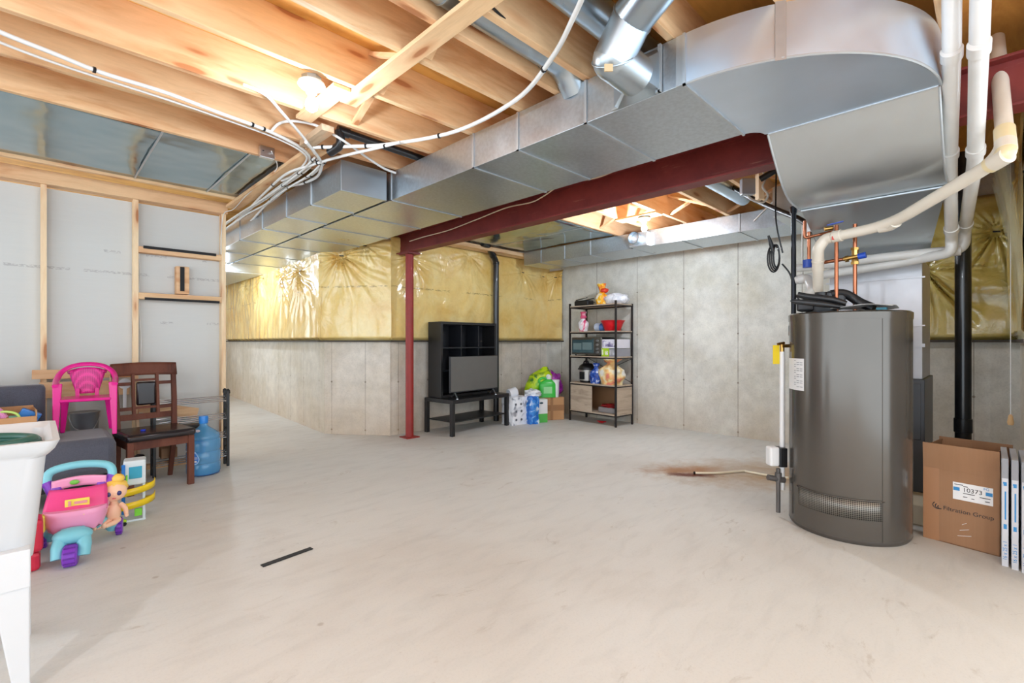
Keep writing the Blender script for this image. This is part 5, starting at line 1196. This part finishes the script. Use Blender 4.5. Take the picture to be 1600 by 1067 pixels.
def tray(z0, z1, hx0, hx1, hy0, hy1, tilt=0, scal=0, n=56):
    r = []
    for z, hx, hy in ((z0,hx0,hy0),((z0+z1)/2,(hx0+hx1)/2+.004,(hy0+hy1)/2+.004),(z1,hx1,hy1)):
        ring = []
        for i in range(n):
            a = 2*PI*i/n; c, s_ = math.cos(a), math.sin(a); e = .6
            x = hx*abs(c)**e*(1 if c > 0 else -1); y = hy*abs(s_)**e*(1 if s_ > 0 else -1)
            zz = z+tilt*y+(scal*math.cos(a*10) if z == z0 else 0); ring.append(Vector((x, y, zz)))
        r.append(ring)
    return r
MB().ring_tube(tray(.155,.235,.115,.135,.11,.125,0,.008)).build('lower_tray', LP, t, smooth=50)
MB().ring_tube(tray(.235,.265,.135,.135,.125,.12)).build('tray_rim', LP, t, smooth=50)
m = MB(); 
def pn(u, v):
    x = (2*u-1)*(.132-.012*v*v); return Vector((x, -.085+.11*v+.02*(2*u-1)**2*1.5, .235+.115*v-.0*(2*u-1)**2))
m.grid(pn, 16, 8); o = m.build('activity_panel', HP, t, smooth=60, solid=.03)
MB().box(-.045,.06,-.062,-.056,.275,.318, Matrix.Rotation(-.0,4,'X')).build('yellow_plate', YEL, t, bev=.004)
m = MB(); m.box(-.03,-.018,-.066,-.062,.283,.31).box(-.005,.05,-.066,-.062,.29,.304); m.build('plate_shape', plastic('plate_mixed', (226,150,160), .4), t)
MB().box(-.145,-.118,-.11,-.06,.17,.26).box(-.0,.05,-.125,-.11,.235,.252).build('yellow_button', YEL, t, bev=.006)
m = MB()
for s in (-1, 1): m.tube([(s*.095,.06,.24),(s*.10,.09,.36)], .030, 14)
m.build('purple_post', PUR, t, smooth=50)
m = MB(); m.tube(smooth_path([(-.125,.09,.34),(-.145,.10,.40),(-.12,.11,.455),(0,.115,.475),(.12,.11,.455),(.145,.10,.40),(.125,.09,.34)], 6), .022, 16); m.build('push_handle', CYAN, t, smooth=60)
m = MB()
for s in (-1, 1): m.tube([(s*.118,.088,.33),(s*.146,.10,.395)], .0245, 14)
m.build('handle_grip', PUR, t, smooth=50)
m = MB(); m.grid(lambda u, v: ((2*u-1)*.12, .075+.01*math.sin(PI*u), .345+.055*v+.014*math.sin(PI*u)), 12, 4); m.build('upper_bar', LP, t, smooth=60, solid=.02)
m = MB()
for k, c in enumerate(((-.05,.30),(-.01,.31),(.03,.295),(.06,.305))): pass
MB().box(-.06,.0,.055,.075,.285,.33).build('picture_window', m_wrap('toy_picture', [(60,120,180),(220,50,90),(240,240,240),(40,160,120)], 30, .4), t, bev=.004)
MB().box(.0,.07,.055,.075,.29,.335).build('picture_window', m_wrap('toy_picture_dark', [(210,50,90),(60,60,70),(230,230,230)], 30, .4), t, bev=.004)
m = MB(); m.blob((-.02,.062,.385), (.022,.008,.014), 12, 8); m.build('leaf_emblem', plastic('leaf_green', (110,190,70), .4), t)
# ------------------------------------------------------------------ doll
SKIN = plastic('doll_skin', (246,200,166), .4, .03); HAIR = plastic('doll_blonde', (240,196,86), .4, .1)
t = thing('toy_doll', 'blonde baby doll with bare arms propped beside the push walker', 'doll', (.335, 3.735, -.02), math.radians(-4))
m = MB(); m.blob((0,0,.315), (.064,.054,.060), 26, 18, .02, 2, 3); m.blob((0,-.053,.305), (.006,.006,.005), 10, 6); m.tube([(0,0,.27),(0,.005,.24)], .018, 12); m.blob((0,.01,.19), (.036,.028,.065), 20, 14)
for s in (-1, 1):
    m.tube(smooth_path([(s*.03,.0,.235),(s*.052,-.015,.21),(s*.058,-.03,.175)], 4), [.014,.014,.014,.013,.013,.012,.012,.011,.011], 10); m.blob((s*.059,-.034,.168), (.011,.011,.012), 10, 8)
    m.tube([(s*.018,.01,.14),(s*.02-.02,-.03,.135),(s*.02-.06,-.05,.13)], [.020,.016,.013], 12); m.blob((s*.02-.065,-.055,.135), (.012,.012,.018), 10, 8)
m.build('doll_body', SKIN, t, smooth=70)
m = MB(); m.blob((0,.014,.337), (.068,.056,.052), 24, 16, .1, 3, 5); m.blob((.02,0,.39), (.032,.024,.028), 14, 10, .2, 3, 2)
m.build('hair', HAIR, t, smooth=60)
for s in (-1, 1): MB().blob((s*.024,-.049,.312), (.012,.006,.014), 14, 10).build('eye', plastic('doll_eye', (50,50,110), .2), t, smooth=60)
m = MB(); m.blob((0,-.052,.285), (.010,.004,.004), 12, 6); m.build('mouth', plastic('doll_lip', (220,110,110), .4), t, smooth=60)
# ------------------------------------------------------------------ toy ramp tower
CLR = plastic('toy_frost', (214,226,230), .3, .03)
t = thing('toy_ramp_tower', 'white and cyan toy tower with yellow spiral ramps in front of the sofa', 'toy', (.44, 4.12, 0), math.radians(-8))
m = MB()
for x in (-.09,.09):
    for y in (-.07,.07): m.box(x-.007,x+.007,y-.007,y+.007,0,.24)
m.box(-.10,.10,-.08,.08,0,.012); m.build('frame', CLR, t, bev=.002)
MB().box(-.02,.10,-.06,.07,.235,.40).build('tower', CLR, t, bev=.01)
MB().box(.01,.08,-.064,-.058,.28,.36).build('cyan_window', plastic('toy_teal', (50,160,190), .3), t, bev=.003)
MB().box(-.028,-.008,-.07,-.05,.05,.38).build('blue_column', plastic('toy_blue', (40,120,200), .3), t, bev=.003)
MB().box(-.006,.004,-.075,-.055,.24,.31).build('lime_slide', plastic('toy_green', (130,220,60), .3), t, bev=.003)
MB().box(-.13,-.03,-.05,.05,.23,.30).build('side_hopper', CLR, t, bev=.006)
for z in (.20, .11):
    def rp(u, v, z=z):
        a = PI*(1.0+1.05*u); r = .085+.045*v; return Vector((r*1.15*math.cos(a)+.0, r*math.sin(a)+.01, z-.03+.05*u+.0))
    m = MB(); m.grid(rp, 24, 2); o = m.build('yellow_ramp', plastic('ramp_yellow', (240,206,20), .3), t, smooth=60, solid=.006)
    m = MB(); m.grid(lambda u, v, z=z: Vector((.13*1.15*math.cos(PI*(1.0+1.05*u)), .13*math.sin(PI*(1.0+1.05*u))+.01, z-.042+.05*u+.044*v)), 24, 1); m.build('ramp_rail', plastic('ramp_yellow', (240,206,20), .3), t, smooth=60, solid=.004)
MB().box(.04,.08,-.075,-.06,.03,.08).build('green_block', plastic('toy_green', (130,220,60), .3), t, bev=.003)
t = thing('toy_car', 'small lime green toy car on the floor beside the walker', 'toy', (.37, 3.98, 0), .5)
MB().box(-.05,.05,-.025,.025,.012,.04).build('car_body', plastic('toy_lime2', (180,220,30), .3), t, bev=.01); MB().box(-.025,.025,-.02,.02,.04,.06).build('cabin', plastic('toy_lime2', (180,220,30), .3), t, bev=.008)
for x in (-.03,.03):
    for y in (-.026,.026): MB().tube([(x,y-.004,.013),(x,y+.004,.013)], .013, 14).build('wheel', BLACK, t)
t = thing('plush_toy', 'grey plush animal standing between the tub and the walker', 'plush toy', (-.06, 3.80, 0))
PG = m_fabric('grey_plush', (150,146,148))
m = MB(); m.blob((0,0,.16), (.075,.07,.16), 18, 14, .1, 3, 2, None, 0); m.build('body', PG, t, smooth=70)
m = MB(); m.blob((.01,-.01,.345), (.055,.05,.055), 18, 12, .05, 3, 4); m.blob((-.035,0,.40), (.018,.012,.02), 10, 8); m.blob((.05,0,.40), (.018,.012,.02), 10, 8); m.build('head', PG, t, smooth=70)
m = MB(); m.blob((.04,-.055,.33), (.018,.012,.012), 10, 8); m.build('muzzle', plastic('plush_green', (150,190,120), .8), t, smooth=60)
t = thing('toy_bin', 'red toy bin with a yellow edge partly hidden behind the tub', 'toy', (-.02, 3.55, 0))
MB().box(-.09,.05,-.05,.10,0.10,.27).build('bin_body', plastic('toy_red', (200,30,60), .35), t, bev=.02)
MB().box(-.08,.04,-.04,.09,0,.10).build('bin_base', plastic('toy_red', (200,30,60), .35), t, bev=.02)
